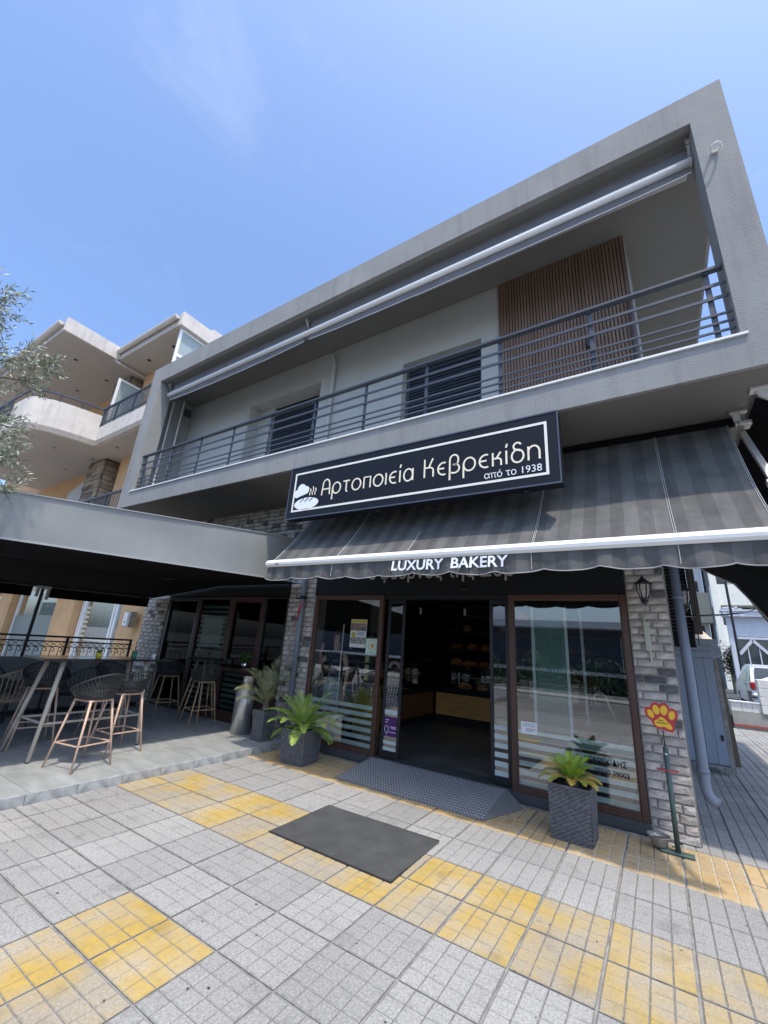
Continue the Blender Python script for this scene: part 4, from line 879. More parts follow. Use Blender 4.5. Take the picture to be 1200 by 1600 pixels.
# small bistro table
BT = thing('bistro_table', 'small high bistro table with black top and wooden legs by the terrace doors', 'table', (-7.1, 5.15, TZ))
g = MB(); g.lathe([(.0, 1.13), (.33, 1.13), (.335, 1.145), (.33, 1.155), (0, 1.155)], (-7.12, 5.15, 0), 28); obj('tabletop', g, BPLAST, BT)
for a in (200, 330, 80):
    c, s_ = math.cos(R(a)), math.sin(R(a)); g = MB(); g.tube([(-7.12 + .13 * c, 5.15 + .13 * s_, 1.13), (-7.12 + .38 * c, 5.15 + .34 * s_, TZ)], [.02, .015], 10); obj('leg', g, NATW, BT, smooth=True)
g = MB(); g.tube([(-7.12 + .2 * math.cos(k * .524), 5.15 + .2 * math.sin(k * .524), .45) for k in range(13)], .008, 6); obj('footrest_ring', g, BPLAST, BT)
t = thing('orchid_pot', 'small potted white orchid on the black bistro table', 'plant', (-7.25, 5.1, 1.155))
g = MB(); g.lathe([(.03, 0), (.045, .06), (.04, .06), (.03, .05)], (-7.25, 5.1, 1.155), 12); obj('pot', g, mat('brown_pot', (.12, .06, .04), .6), t)
g = MB(); g.tube([(-7.25, 5.1, 1.2), (-7.26, 5.1, 1.33)], .004, 5); obj('stem', g, LEAF3, t)
for k in range(5): g = MB(); a = k * 1.26; g.lathe([(0, -.004), (.016, 0), (0, .004)], (-7.26 + .022 * math.cos(a), 5.08 + .012 * math.sin(a * 2), 1.33 + .022 * math.sin(a)), 8); obj('petal', g, WHITEL, t)

# ---- lounge chairs and low table at the left
def rattan_chair(lab, mt, loc, rz):
    t = thing('lounge_chair', lab, 'chair', loc, None, rz); zs = .40
    g = MB(); rim = []
    def pt(u, v):
        a = u; hb_ = .14 + .30 * max(0, math.cos(a)) ** .8; rr = .27 + .07 * v; return (rr * math.cos(a) * 1.0, rr * math.sin(a) * 1.12, zs + hb_ * v)
    for k in range(27):
        u = R(-125 + 250 * k / 26); g.tube([pt(u, 0), pt(u, .5), pt(u, 1)], .0065, 5, False)
    obj('backrest', g, mt, t, local=True)
    g = MB()
    for v in (0, .08, 1): g.tube([pt(R(-125 + 250 * k / 30), v) for k in range(31)], .013 if v == 1 else .009, 6)
    obj('rim', g, mt, t, local=True)
    g = MB(); g.lathe([(0, .0), (.27, .0), (.28, .02), (.26, .035), (0, .03)], (0, 0, zs), 24); obj('seat', g, CUSH if mt is BPLAST else mt, t, local=True)
    for sx, sy_ in ((-1, -1), (1, -1), (1, 1), (-1, 1)): l_ = MB(); l_.tube([(.17 * sx, .17 * sy_, zs), (.25 * sx, .24 * sy_, 0)], .010, 6); obj('leg', l_, BPLAST, t, local=True)
    return t
rattan_chair('beige rattan lounge chair on black legs behind the long high table', RAT2, (-8.0, 2.62, TZ), R(20))
rattan_chair('black rattan lounge chair at the left picture edge by the sofa', BPLAST, (-9.0, 2.55, TZ), R(190))
rattan_chair('black rattan lounge chair half hidden behind the far bar stools', BPLAST, (-8.3, 3.7, TZ), R(10))
t = thing('coffee_table', 'low square grey topped table in front of the sofa', 'table', (-8.75, 3.15, TZ))
g = MB(); g.bbox(-9.05, -8.45, 2.8, 3.5, .70, .735, .005); obj('tabletop', g, mat('grey_top', (.16, .165, .16), .5), t)
for x in (-9.0, -8.5):
    for y in (2.85, 3.45): g = MB(); g.tube([(x, y, .70), (x, y, TZ)], .015, 6); obj('leg', g, BPLAST, t)
# ================================================================ planters and plants
def woven_planter(lab, x0, x1, y0, y1, h, rz=0, flare=.0, grp=None):
    cx, cy = (x0 + x1) / 2, (y0 + y1) / 2; t = thing('planter', lab, 'planter', (cx, cy, 0), grp, rz); hx, hy = (x1 - x0) / 2, (y1 - y0) / 2
    g = MB(); q = .022
    g.add([(sx * (hx - .01 + flare * z), sy_ * (hy - .01 + flare * z), z * h) for z in (0, 1) for sx, sy_ in ((-1, -1), (1, -1), (1, 1), (-1, 1))], [(0, 3, 2, 1), (0, 1, 5, 4), (1, 2, 6, 5), (2, 3, 7, 6), (3, 0, 4, 7)])
    obj('liner', g, mat('planter_liner', (.03, .032, .035), .8), t, local=True)
    # woven strands: alternating bulges round the four sides
    g = MB(); rows = int(h / .017); WV = MATS.get('woven_grey') or mat('woven_grey', (.115, .12, .13), .45, var=.25, vs=25)
    for r_ in range(rows):
        z = .004 + r_ * h / rows; dz = h / rows * .82; f = flare * z / h
        for side in range(4):
            L_ = hx if side % 2 == 0 else hy; O_ = hy if side % 2 == 0 else hx; L_ += f; O_ += f; nseg = max(4, int(2 * L_ / .028)); pts = []
            for k in range(nseg + 1):
                s = -L_ + 2 * L_ * k / nseg; o_ = O_ + (.0065 if (k + r_) % 2 else -.002)
                pts.append({0: (s, -o_), 1: (o_, s), 2: (-s, o_), 3: (-o_, -s)}[side])
            b = len(g.v)
            for p in pts: g.v += [(p[0], p[1], z), (p[0], p[1], z + dz)]
            for k in range(nseg): g.f.append((b + 2 * k, b + 2 * k + 2, b + 2 * k + 3, b + 2 * k + 1)); g.m.append(0)
    obj('woven_side', g, WV, t, local=True)
    g = MB(); a = hx + flare; b = hy + flare
    for s_ in (((-a, -b), (a, -b)), ((a, -b), (a, b)), ((a, b), (-a, b)), ((-a, b), (-a, -b))): g.bar((*s_[0], h), (*s_[1], h), .02, .016)
    obj('rim', g, WV, t, local=True)
    g = MB(); g.box(-a + .02, a - .02, -b + .02, b - .02, h - .06, h - .03); obj('soil', g, SOIL, t, local=True)
    return t
def frond(base, az, el, ln, leaf, wd, n, droop, seed, sp=60, mt=LEAF1, twist=0, vee=.35, start=.12):
    r_ = random.Random(seed); g = MB(); pts = []; p = Vector(base); e = el; st = ln / 24
    for i in range(25):
        pts.append(p.copy()); d = Vector((math.cos(az) * math.cos(e), math.sin(az) * math.cos(e), math.sin(e))); p = p + d * st; e -= droop / 24 * (.4 + 1.2 * i / 24); az += twist / 24
    g.tube([pts[i] for i in range(0, 25, 3)], [max(.0015, .006 * (1 - i / 26)) for i in range(0, 25, 3)], 5, False)
    for i in range(n):
        t = start + (1 - start) * i / (n - 1); f_ = t * 24; k = min(23, int(f_)); q = pts[k].lerp(pts[min(24, k + 1)], f_ - k); d = (pts[min(24, k + 1)] - pts[k - 1 if k else 0]).normalized()
        side = d.cross(Vector((0, 0, 1)))
        side = side.normalized() if side.length > .05 else Vector((math.sin(az), -math.cos(az), 0)); upv = side.cross(d).normalized()
        L_ = leaf * (math.sin(math.pi * min(1, .18 + .80 * t)) ** .7) * r_.uniform(.88, 1.1)
        for sg in (-1, 1):
            an = R(sp * (1 - .45 * t) + r_.uniform(-5, 5)); dr = (d * math.cos(an) + side * sg * math.sin(an) + upv * (vee + r_.uniform(-.08, .08))).normalized()
            w_ = (d - dr * d.dot(dr)).normalized() * wd / 2; mid = q + dr * L_ * .5; tip = q + dr * L_ - Vector((0, 0, L_ * .14)); b = len(g.v)
            g.v += [tuple(q - w_ * .5), tuple(q + w_ * .5), tuple(mid + w_), tuple(mid - w_), tuple(tip)]; g.f += [(b, b + 1, b + 2, b + 3), (b + 3, b + 2, b + 4)]; g.m += [0, 0]
    return g
def cycad(lab, base, specs, mt, mt2=None, yel=(), grp=None, **kw):
    t = thing('cycad_plant', lab, 'plant', base, grp)
    g = MB(); g.lathe([(.0, -.05), (.05, -.04), (.06, 0), (.04, .05), (.0, .07)], base, 12); obj('stem', g, BARK, t)
    for i, (az, el, ln, dp) in enumerate(specs): obj('frond', frond((base[0] + .03 * math.cos(R(az)), base[1] + .03 * math.sin(R(az)), base[2] + .02), R(az), R(el), ln, mt=mt, droop=R(dp), seed=i * 7 + 3, **kw), mt2 if i in yel else mt, t)
    return t
rd = random.Random(12)
woven_planter('square woven grey planter at the left end of the shop window by the step', -4.52, -4.15, 4.73, 5.09, .42, R(6), .02)
sp = [(rd.uniform(-12, 12) + k * 360 / 14, rd.uniform(24, 42), rd.uniform(.50, .60), 60) for k in range(14)] + [(rd.uniform(-12, 12) + k * 360 / 8 + 20, rd.uniform(52, 74), rd.uniform(.46, .58), 40) for k in range(8)] + [(k * 72 + 10, rd.uniform(-2, 12), rd.uniform(.40, .50), 55) for k in range(6)]
cycad('bright green cycad in the planter beside the terrace step', (-4.33, 4.91, .42), sp, LEAF1, leaf=.145, wd=.0095, n=30, sp=56, vee=.22)
woven_planter('taller woven grey planter in front of the right shop window', -1.02, -.67, 4.80, 5.12, .45, R(-2), .01)
sp = [(rd.uniform(-10, 10) + k * 36, rd.uniform(48, 70), rd.uniform(.22, .28), 35) for k in range(10)] + [(rd.uniform(-10, 10) + k * 30, rd.uniform(12, 30), rd.uniform(.22, .29), 60) for k in range(12)]
cycad('yellowing cycad in the planter in front of the right window', (-.845, 4.96, .46), sp, mat('fresh_cycad_leaf', (.20, .32, .03), .5, col2=(.36, .46, .05), vs=9), LEAF1Y, yel=range(10, 22), leaf=.095, wd=.0105, n=22, sp=56, vee=.25)
# tall tapered planter with a date palm on the terrace
t = thing('tall_planter', 'tall square slate grey planter on the terrace corner', 'planter', (-5.31, 5.09, TZ))
def taper(g, cx, cy, h0, h1, z0, z1): g.add([(cx + sx * (h0 if z == z0 else h1), cy + sy_ * (h0 if z == z0 else h1), z) for z in (z0, z1) for sx, sy_ in ((-1, -1), (1, -1), (1, 1), (-1, 1))], [(0, 3, 2, 1), (4, 5, 6, 7), (0, 1, 5, 4), (1, 2, 6, 5), (2, 3, 7, 6), (3, 0, 4, 7)])
g = MB(); taper(g, -5.31, 5.09, .105, .125, TZ + .02, .44); obj('body', g, POTG, t)
g = MB(); taper(g, -5.31, 5.09, .135, .135, .44, .52); obj('rim', g, POTG, t)
g = MB(); taper(g, -5.31, 5.09, .125, .125, TZ, TZ + .02); obj('saucer', g, POTG, t)
g = MB(); taper(g, -5.31, 5.09, .12, .12, .52, .525); obj('soil', g, SOIL, t)
t = thing('date_palm', 'grey green date palm with feathery fronds in the tall grey planter', 'plant', (-5.31, 5.09, .52))
g = MB(); g.lathe([(.05, 0), (.055, .05), (.03, .12), (0, .14)], (-5.31, 5.09, .51), 10); obj('stem', g, BARK, t)
for i, (az, el, ln, dp) in enumerate([(182, 62, .85, 70), (110, 80, .80, 35), (15, 66, .80, 60), (60, 74, .80, 45), (-40, 58, .70, 70), (200, 48, .55, 60), (150, 70, .7, 45), (250, 50, .60, 70), (330, 40, .6, 60), (280, 68, .75, 50), (230, 30, .45, 60)]):
    obj('frond', frond((-5.31, 5.09, .58), R(az), R(el), ln, .20, .011, 24, R(dp), i + 40, sp=48, vee=.3), LEAF2, t)
# steel bin with pots
t = thing('litter_bin', 'round brushed steel bin standing on the terrace beside the tall planter', 'bin', (-5.87, 5.14, TZ))
g = MB(); g.lathe([(.155, 0), (.155, .56), (.153, .565)], (-5.87, 5.14, TZ), 32); obj('bin_body', g, STEEL, t, smooth=True)
g = MB(); g.lathe([(.160, .565), (.160, .66), (.13, .675), (0, .675)], (-5.87, 5.14, TZ), 32); obj('lid', g, STEEL, t)
g = MB(); g.tube([(-5.70, 5.15, .70), (-5.66, 5.12, .65), (-5.60, 5.05, .66), (-5.55, 5.02, .64)], [.004, .014, .010, .002], 6); obj('green_ribbon', g, mat('green_ribbon_cloth', (.01, .30, .12), .5), None, 'bright green ribbon scrap caught between the steel bin and the palm', 'ribbon')
g = MB(); g.lathe([(.055, 0), (.085, .10), (.09, .19), (.078, .19), (.07, .1)], (-5.82, 5.12, TZ + .675), 16); obj('stone_pot', g, POTC, None, 'rough grey stone pot standing on the lid of the steel bin', 'pot', smooth=True)
def shelf_pot(x, mt, lab, r_=.062, h=.13): g = MB(); g.lathe([(r_ * .8, 0), (r_, h), (r_ * .9, h), (r_ * .7, .03)], (x, YF - .17, 1.03), 18); return obj('pot', g, mt, None, lab, 'pot', smooth=True)
shelf_pot(-6.32, CHROME, 'polished metal pot on the dark shelf, holding a green herb'); shelf_pot(-6.75, BPLAST, 'matt black pot on the dark shelf left of the polished pot', .075, .16)
g = MB(); rd = random.Random(9)
for k in range(420):
    a = rd.uniform(0, 6.28); q = rd.random() ** .6 * .12; z = 1.15 + rd.random() * .15; x, y = -6.32 + q * math.cos(a), YF - .17 + q * math.sin(a); d = Vector((rd.uniform(-1, 1), rd.uniform(-1, 1), rd.uniform(-.2, 1))).normalized() * .026; s_ = d.cross(Vector((0, 0, 1))) * .4
    g.face([(x, y, z), Vector((x, y, z)) + d * .5 + s_, Vector((x, y, z)) + d, Vector((x, y, z)) + d * .5 - s_])
obj('herb', g, LEAF3, None, 'bushy green herb growing in the polished metal pot', 'plant')

# ================================================================ ramp, door mat, stand, bowl
RM = thing('entrance_ramp', 'grey ribbed metal ramp leading up to the open bakery entrance', 'ramp', (-2.6, 5.1, 0))
rp = mat('ramp_metal', (.17, .172, .172), .6, metal=.1, var=.12, vs=2.5)
g = MB(); g.add([(-3.56, 4.72, .004), (-1.66, 4.72, .004), (-1.66, YF - .03, .108), (-3.56, YF - .03, .108)], [(0, 1, 2, 3)]); g.add([(-1.66, 4.72, .004), (-1.42, YF - .2, .003), (-1.66, YF - .03, .108)], [(0, 1, 2)]); g.add([(-3.56, 4.72, .004), (-3.56, YF - .03, .108), (-3.62, YF - .03, .003)], [(0, 1, 2)])
obj('ramp_plate', g, rp, RM)
g = MB(); nr = 28
for j in range(nr):
    y = 4.74 + (YF - .05 - 4.74) * j / nr; z = .004 + .104 * (y - 4.72) / (YF - .03 - 4.72)
    for i in range(50):
        x = -3.55 + i * .0375 + (.018 if j % 2 else 0); s_ = 1 if j % 2 else -1
        g.add([(x, y - .006, z), (x + .026, y - .006 + .013 * s_, z), (x + .026, y + .003 + .013 * s_, z + .0005), (x, y + .003, z + .0005), (x + .013, y + .0065 * s_, z + .0055)], [(0, 1, 4), (1, 2, 4), (2, 3, 4), (3, 0, 4)])
obj('tread_pattern', g, mat('worn_tread', (.40, .405, .40), .45, metal=.2), RM, kind='stuff')
DM = thing('door_mat', 'large dark grey ribbed rubber mat lying on the paving before the ramp', 'mat', (-2.4, 3.55, 0))
g = MB(); g.add([(-3.015, 3.13, .002), (-1.775, 3.13, .002), (-1.80, 4.0, .002), (-3.03, 3.97, .002), (-3.015, 3.13, .008), (-1.775, 3.13, .008), (-1.80, 4.0, .008), (-3.03, 3.97, .008)], [(4, 5, 6, 7), (0, 1, 5, 4), (1, 2, 6, 5), (2, 3, 7, 6), (3, 0, 4, 7)]); obj('mat_base', g, RUBBER, DM)
g = MB(); nr = 38
for i in range(nr):
    y = 3.145 + i * .0218; g.add([(-3.01, y, .0082), (-1.785, y, .0082), (-1.785, y + .0125, .0082), (-3.01, y + .0125, .0082), (-3.01, y + .0015, .0135), (-1.785, y + .0015, .0135), (-1.785, y + .011, .0135), (-3.01, y + .011, .0135)], [(4, 5, 6, 7), (0, 1, 5, 4), (1, 2, 6, 5), (2, 3, 7, 6), (3, 0, 4, 7)])
obj('mat_ribs', g, RIBS, DM, kind='stuff')
# paw stand
px_, py_ = -.035, 5.24
PW = thing('pet_parking_post', 'green metal post with red and yellow paw shaped board before the brick pillar', 'pet post', (px_, py_, 0))
g = MB(); g.bbox(-.16 + px_ + .02, .12 + px_, py_ - .045, py_ + .045, .002, .022, .004); obj('foot_plate', g, GRNM, PW)
g = MB(); g.tube([(px_, py_, .02), (px_, py_, .86)], .022, 12); obj('pole', g, GRNM, PW, smooth=True)
g = MB(); g.tube([(px_, py_, .84), (px_ - .002, py_, 1.0)], .006, 6); obj('rod', g, DARKM, PW)
g = MB(); g.tube([(px_ - .075 + .085 * math.cos(k * .524) + .07, py_ + .05 * math.sin(k * .524), .665) for k in range(13)], .005, 6); g.tube([(px_, py_ - .022, .67), (px_, py_ - .05, .665)], .006, 6); obj('leash_ring', g, REDP, PW)
g = MB(); g.tube([(px_ - .07, py_ - .03, .65), (px_ - .09, py_ - .035, .61), (px_ - .075, py_ - .035, .585), (px_ - .06, py_ - .03, .62)], .004, 5); obj('hook', g, ALUM, PW)
g = MB(); g.tube([(px_, py_ - .024, .81), (px_, py_ - .02, .80)], .010, 8); obj('bolt', g, WHITEP, PW)
cx_, cz_ = px_, 1.12
def ell(cx, cz, a, b, rot=0, n=22): c, s_ = math.cos(R(rot)), math.sin(R(rot)); return [(cx + a * math.cos(t) * c - b * math.sin(t) * s_, cz + a * math.cos(t) * s_ + b * math.sin(t) * c) for t in [2 * math.pi * k / n for k in range(n)]]
toes = [(-.088, .022, .024, .040, 24), (-.038, .064, .029, .043, 8), (.026, .066, .030, .044, -8), (.086, .028, .026, .040, -16)]
g = MB()
for i, (x, z, a, b, r_) in enumerate(toes): g.prism(ell(cx_ + x, cz_ + z, a + .022, b + .024, r_), py_ - .010 - i * .0003, py_ + .004)
g.prism([(cx_ + x, cz_ + z) for x, z in [(-.105, .02), (-.085, -.06), (-.055, -.10), (-.015, -.105), (.04, -.12), (.08, -.125), (.095, -.09), (.10, -.04), (.11, .02), (.05, .08), (-.05, .08)]], py_ - .0115, py_ + .004)
pb = obj('paw_board', g, REDP, PW)
g = MB()
for (x, z, a, b, r_) in toes: g.prism(ell(cx_ + x, cz_ + z, a, b, r_), py_ - .0135, py_ - .0118)
g.prism([(cx_ + x, cz_ + z) for x, z in [(-.062, -.035), (-.066, -.058), (-.05, -.082), (-.02, -.088), (.015, -.080), (.05, -.098), (.076, -.095), (.078, -.07), (.055, -.045), (.03, -.015), (.005, .004), (-.012, .004), (-.03, -.018)]], py_ - .0135, py_ - .0118)
obj('paw_print', g, YELP, pb)
text_mesh('lettering', 'Pet', cx_ - .026, cx_ + .012, cz_ - .036, cz_ - .020, py_ - .0142, BPLAST, pb, ext=.0004, bold=.02)
text_mesh('lettering', 'Parking', cx_ - .044, cx_ + .046, cz_ - .060, cz_ - .043, py_ - .0142, BPLAST, pb, ext=.0004, bold=.02)
t = thing('pet_bowl', 'small metal water bowl hooked low on the green paw post', 'bowl', (-.175, 5.28, 0))
g = MB(); g.lathe([(.0, .012), (.035, .01), (.062, .03), (.078, .075), (.095, .105), (.097, .11), (.088, .108), (.07, .075), (.05, .04), (0, .03)], (-.175, 5.28, .0), 28); obj('bowl_body', g, mat('bowl_metal', (.38, .36, .32), .35, metal=.5, var=.1, vs=10), t, smooth=True)
g = MB(); g.tube([(-.085, 5.27, .09), (-.055, 5.26, .085), (-.05, 5.26, .05), (-.08, 5.27, .045)], .007, 6); obj('handle', g, mat('bowl_metal', (.3, .3, .3)), t)
g = MB(); g.lathe([(0, .078), (.068, .078)], (-.175, 5.28, 0), 20); obj('water', g, glass('water_glass', (.6, .6, .55), .05), t)

# ================================================================ posters on the glass
def quad(name, x0, x1, z0, z1, y, mt, parent, **k): g = MB(); g.box(x0, x1, y - .0015, y, z0, z1); return obj(name, g, mt, parent, **k)
yp = YF + .012
t = thing('event_poster', 'tall poster with yellow header and dark photos on the left window', 'poster', (-4.0, yp, 1.76))
PAP = mat('poster_paper', (.60, .62, .60), .6); PHO = mat('poster_photo', (.03, .03, .035), .5, col2=(.35, .26, .20), vs=22); PHO2 = mat('poster_photo_small', (.04, .04, .05), .5, col2=(.50, .48, .45), vs=40)
quad('sheet', -4.155, -3.845, 1.545, 1.975, yp, PAP, t); quad('header', -4.15, -3.85, 1.92, 1.97, yp - .002, mat('olive_yellow', (.45, .38, .05), .6), t); quad('photo', -4.15, -3.85, 1.80, 1.915, yp - .002, PHO, t); quad('photo', -4.15, -3.85, 1.60, 1.70, yp - .002, PHO2, t)
g = MB(); g.prism([(-4.09 + .045 * math.cos(k * .524), 1.735 + .045 * math.sin(k * .524)) for k in range(12)], yp - .004, yp - .002); obj('round_badge', g, MATS['olive_yellow'], t)
for z in (1.775, 1.752, 1.73): quad('text_line', -4.02, -3.88, z, z + .009, yp - .002, mat('blue_ink', (.05, .12, .3), .6), t)
t = thing('award_poster', 'small pale green sheet with a round wheat emblem on the left window', 'poster', (-3.71, yp, 1.57))
quad('sheet', -3.835, -3.60, 1.455, 1.69, yp, mat('mint_paper', (.55, .68, .58), .6), t)
g = MB(); g.ribbon(arc(-3.715, 1.59, .075, .085, 0, 360, 24), .006, yp - .004); obj('ring', g, mat('green_ink', (.12, .25, .12), .6), t)
g = MB()
for k in range(7): a = R(50 + 13 * k); g.ribbon([(-3.715, 1.535), (-3.715 + .055 * math.cos(a), 1.535 + .09 * math.sin(a))], .012, yp - .004 - k * .0002)
obj('emblem', g, mat('ochre_ink', (.55, .33, .10), .6), t)
for x0, z in ((-3.80, 1.482), (-3.72, 1.47)): quad('text_line', x0, x0 + .09, z, z + .006, yp - .002, MATS['green_ink'], t)
for z in (1.32, 1.18, 1.04): g = MB(); g.box(-4.13, -4.05, YF + .45, YF + .455, z, z + .1); obj('price_note', g, mat('pale_yellow_note', (.55, .52, .25), .7), None, {1.32: 'topmost', 1.18: 'middle', 1.04: 'lowest'}[z] + ' of three pale yellow notes hanging behind the left window', 'note', 'notes behind the left window')
t = thing('offer_sticker', 'purple sticker with white print low on the left sliding door', 'sticker', (-3.36, YF + .08, .5))
quad('sheet', -3.452, -3.24, .38, .635, YF + .072, mat('purple_print', (.07, .015, .12), .5), t)
g = MB(); g.ribbon(arc(-3.405, .47, .035, .042, 0, 360, 16), .008, YF + .068); g.ribbon([(-3.415, .42), (-3.40, .40), (-3.385, .42)], .006, YF + .068); obj('emblem', g, PAP, t)
for z, x0, x1 in ((.585, -3.43, -3.37), (.555, -3.43, -3.39), (.50, -3.35, -3.25), (.48, -3.33, -3.25), (.43, -3.36, -3.25)): quad('text_line', x0, x1, z, z + .012, YF + .070, mat('pink_print', (.6, .45, .62), .5), t)
t = thing('notice_sheet', 'small white notice stuck low on the right window', 'notice', (-1.385, yp, .785))
quad('sheet', -1.485, -1.295, .72, .85, yp, WHITEP, t); 
for z, x0, x1 in ((.825, -1.46, -1.33), (.805, -1.47, -1.32), (.775, -1.43, -1.32), (.76, -1.43, -1.32), (.745, -1.43, -1.35)): quad('text_line', x0, x1, z, z + .006, yp - .002, mat('grey_ink', (.3, .3, .3), .6), t)
t = thing('card_reader_box', 'small grey intercom box with white label left of the far brick pier', 'box', (-10.6, 5.5, 1.8))
g = MB(); g.bbox(-11.0, -10.72, 5.45, 5.62, 1.60, 1.98, .01); obj('housing', g, ALUM, t); g = MB(); g.box(-10.99, -10.80, 5.44, 5.449, 1.64, 1.95); obj('label_plate', g, WHITEP, t); g = MB(); g.box(-10.92, -10.87, 5.435, 5.4395, 1.70, 1.74); obj('slot', g, BPLAST, t)

# ================================================================ the woman behind the left window
def person():
    t = thing('person', 'woman in dark sleeveless top and pale skirt behind the left window, one hand raised', 'person', (-4.66, 5.93, .1))
    V, E_, Rr = [], [], []
    def add(p, r_, par=None):
        V.append(p); Rr.append(r_); i = len(V) - 1
        if par is not None: E_.append((par, i))
        return i
    X, Y = -4.66, 5.93
    pel = add((X, Y, .98), .135); wa = add((X, Y, 1.12), .115, pel); ch = add((X, Y, 1.32), .135, wa); nk = add((X, Y, 1.50), .055, ch); hb = add((X, Y - .01, 1.60), .072, nk); ht = add((X, Y, 1.74), .075, hb)
    for sg, elb, hnd in ((-1, (X - .30, Y - .08, 1.20), (X - .16, Y - .20, 1.50)), (1, (X + .25, Y + .02, 1.14), (X + .27, Y - .06, .88))):
        sh = add((X + sg * .17, Y, 1.42), .055, ch); el = add(elb, .038, sh); ha = add(hnd, .026, el)
        for k in range(4):
            dx = (k - 1.5) * .014; d = Vector((-sg * .2 if sg < 0 else 0, -.1, .9 if sg < 0 else -1)).normalized() * (.075 + (.012 if k in (1, 2) else 0)); add((hnd[0] + dx + d.x, hnd[1] + d.y, hnd[2] + d.z), .0085, ha)
        add((hnd[0] - sg * .035, hnd[1] - .02, hnd[2] + (.03 if sg < 0 else -.03)), .010, ha)
    for sg in (-1, 1):
        hp = add((X + sg * .085, Y, .90), .10, pel); kn = add((X + sg * .09, Y - .02, .56), .062, hp); an = add((X + sg * .09, Y, .19), .038, kn); add((X + sg * .10, Y - .14, .14), .032, an)
    me = bpy.data.meshes.new('body'); off = wpos(t); me.from_pydata([tuple(Vector(v) - off) for v in V], E_, []); o = bpy.data.objects.new('body', me); COL.objects.link(o); o.parent = t
    me.skin_vertices.new() if hasattr(me.skin_vertices, 'new') else None
    mo = o.modifiers.new('skin', 'SKIN')
    if not me.skin_vertices:
        pass
    for i, r_ in enumerate(Rr): me.skin_vertices[0].data[i].radius = (r_, r_ * (.78 if i in (0, 1, 2) else 1))
    me.skin_vertices[0].data[0].use_root = True
    sb = o.modifiers.new('sub', 'SUBSURF'); sb.levels = 2; sb.render_levels = 2
    dg = bpy.context.evaluated_depsgraph_get(); dg.update(); m2 = bpy.data.meshes.new_from_object(o.evaluated_get(dg)); o.modifiers.clear(); o.data = m2
    m2.materials.clear()
    for x in (SKIN, NAVY, PALEC): m2.materials.append(x)
    for p in m2.polygons:
        c = p.center + off; arm_ = abs(c.x - X) > .185
        p.material_index = 1 if (1.03 < c.z < 1.46 and not arm_ and abs(c.x - X) < .18) else (2 if .58 < c.z <= 1.03 and not (abs(c.x - X) > .21) else 0); p.use_smooth = True
    g = MB(); g.lathe([(.125, 0), (.15, .2), (.17, .42), (.155, .42)][::-1] if 0 else [(.19, .62), (.165, .80), (.135, 1.05)], (X, Y, 0), 20); obj('skirt', g, PALEC, t, smooth=True)
    bm = bmesh.new(); bmesh.ops.create_icosphere(bm, subdivisions=3, radius=1)
    for v in bm.verts: v.co = Vector((v.co.x * .098, v.co.y * .105 + .018, v.co.z * .12)) + Vector((X, Y, 1.70)) - off
    bmesh.ops.delete(bm, geom=[v for v in bm.verts if v.co.y + off.y < Y - .045 and v.co.z + off.z < 1.765], context='VERTS')
    me = bpy.data.meshes.new('hair'); bm.to_mesh(me); bm.free(); me.materials.append(HAIR); h = bpy.data.objects.new('hair', me); COL.objects.link(h); h.parent = t
    g = MB()
    for sx in (-.032, .032): g.lathe([(0, -.008), (.012, 0), (0, .008)], (X + sx, Y - .083, 1.675), 8)
    obj('eyes', g, BPLAST, t)
    g = MB(); g.tube([(X, Y - .078, 1.675), (X, Y - .103, 1.635), (X, Y - .08, 1.625)], [.008, .014, .008], 6); g.tube([(X - .024, Y - .078, 1.595), (X, Y - .086, 1.593), (X + .024, Y - .078, 1.595)], .006, 6); obj('face_features', g, mat('lip_skin', (.45, .2, .16), .6), t)
    for sg in (-1, 1): g = MB(); g.lathe([(0, -.008), (.035, .0), (.0, .03)], (X + sg * .095, Y - .16 + .05, .12), 8); 
    g = MB(); g.bbox(X - .14, X - .05, Y - .2, Y + .05, .1, .15, .015); g.bbox(X + .05, X + .15, Y - .2, Y + .05, .1, .15, .015); obj('shoes', g, BPLAST, t)
try: person()
except Exception as ex: print('PERSON', ex)
g = MB(); g.tube([(-4.42, 5.75, .12), (-4.42, 5.75, 1.9)], .010, 6); obj('blind_rod', g, WHITEP, None, 'thin white upright rod behind the left window in front of the woman', 'rod')
g = MB(); g.box(-4.62, -4.32, 6.5, 6.9, .10, .88); obj('display_box', g, mat('mustard_panel', (.35, .25, .03), .6), None, 'mustard yellow box shaped counter end behind the left window', 'counter')
# ================================================================ neighbouring apartment building
N_ = thing('apartment_building', 'cream and peach apartment building with curved balconies left of the bakery', 'building', (-14, 6, 0))
nx0, nx1, wy = -26, -10.6, 5.8
g = MB(); g.box(nx0, nx1, wy, 16, 2.6, 9.93); obj('wall', g, PEACH, N_)
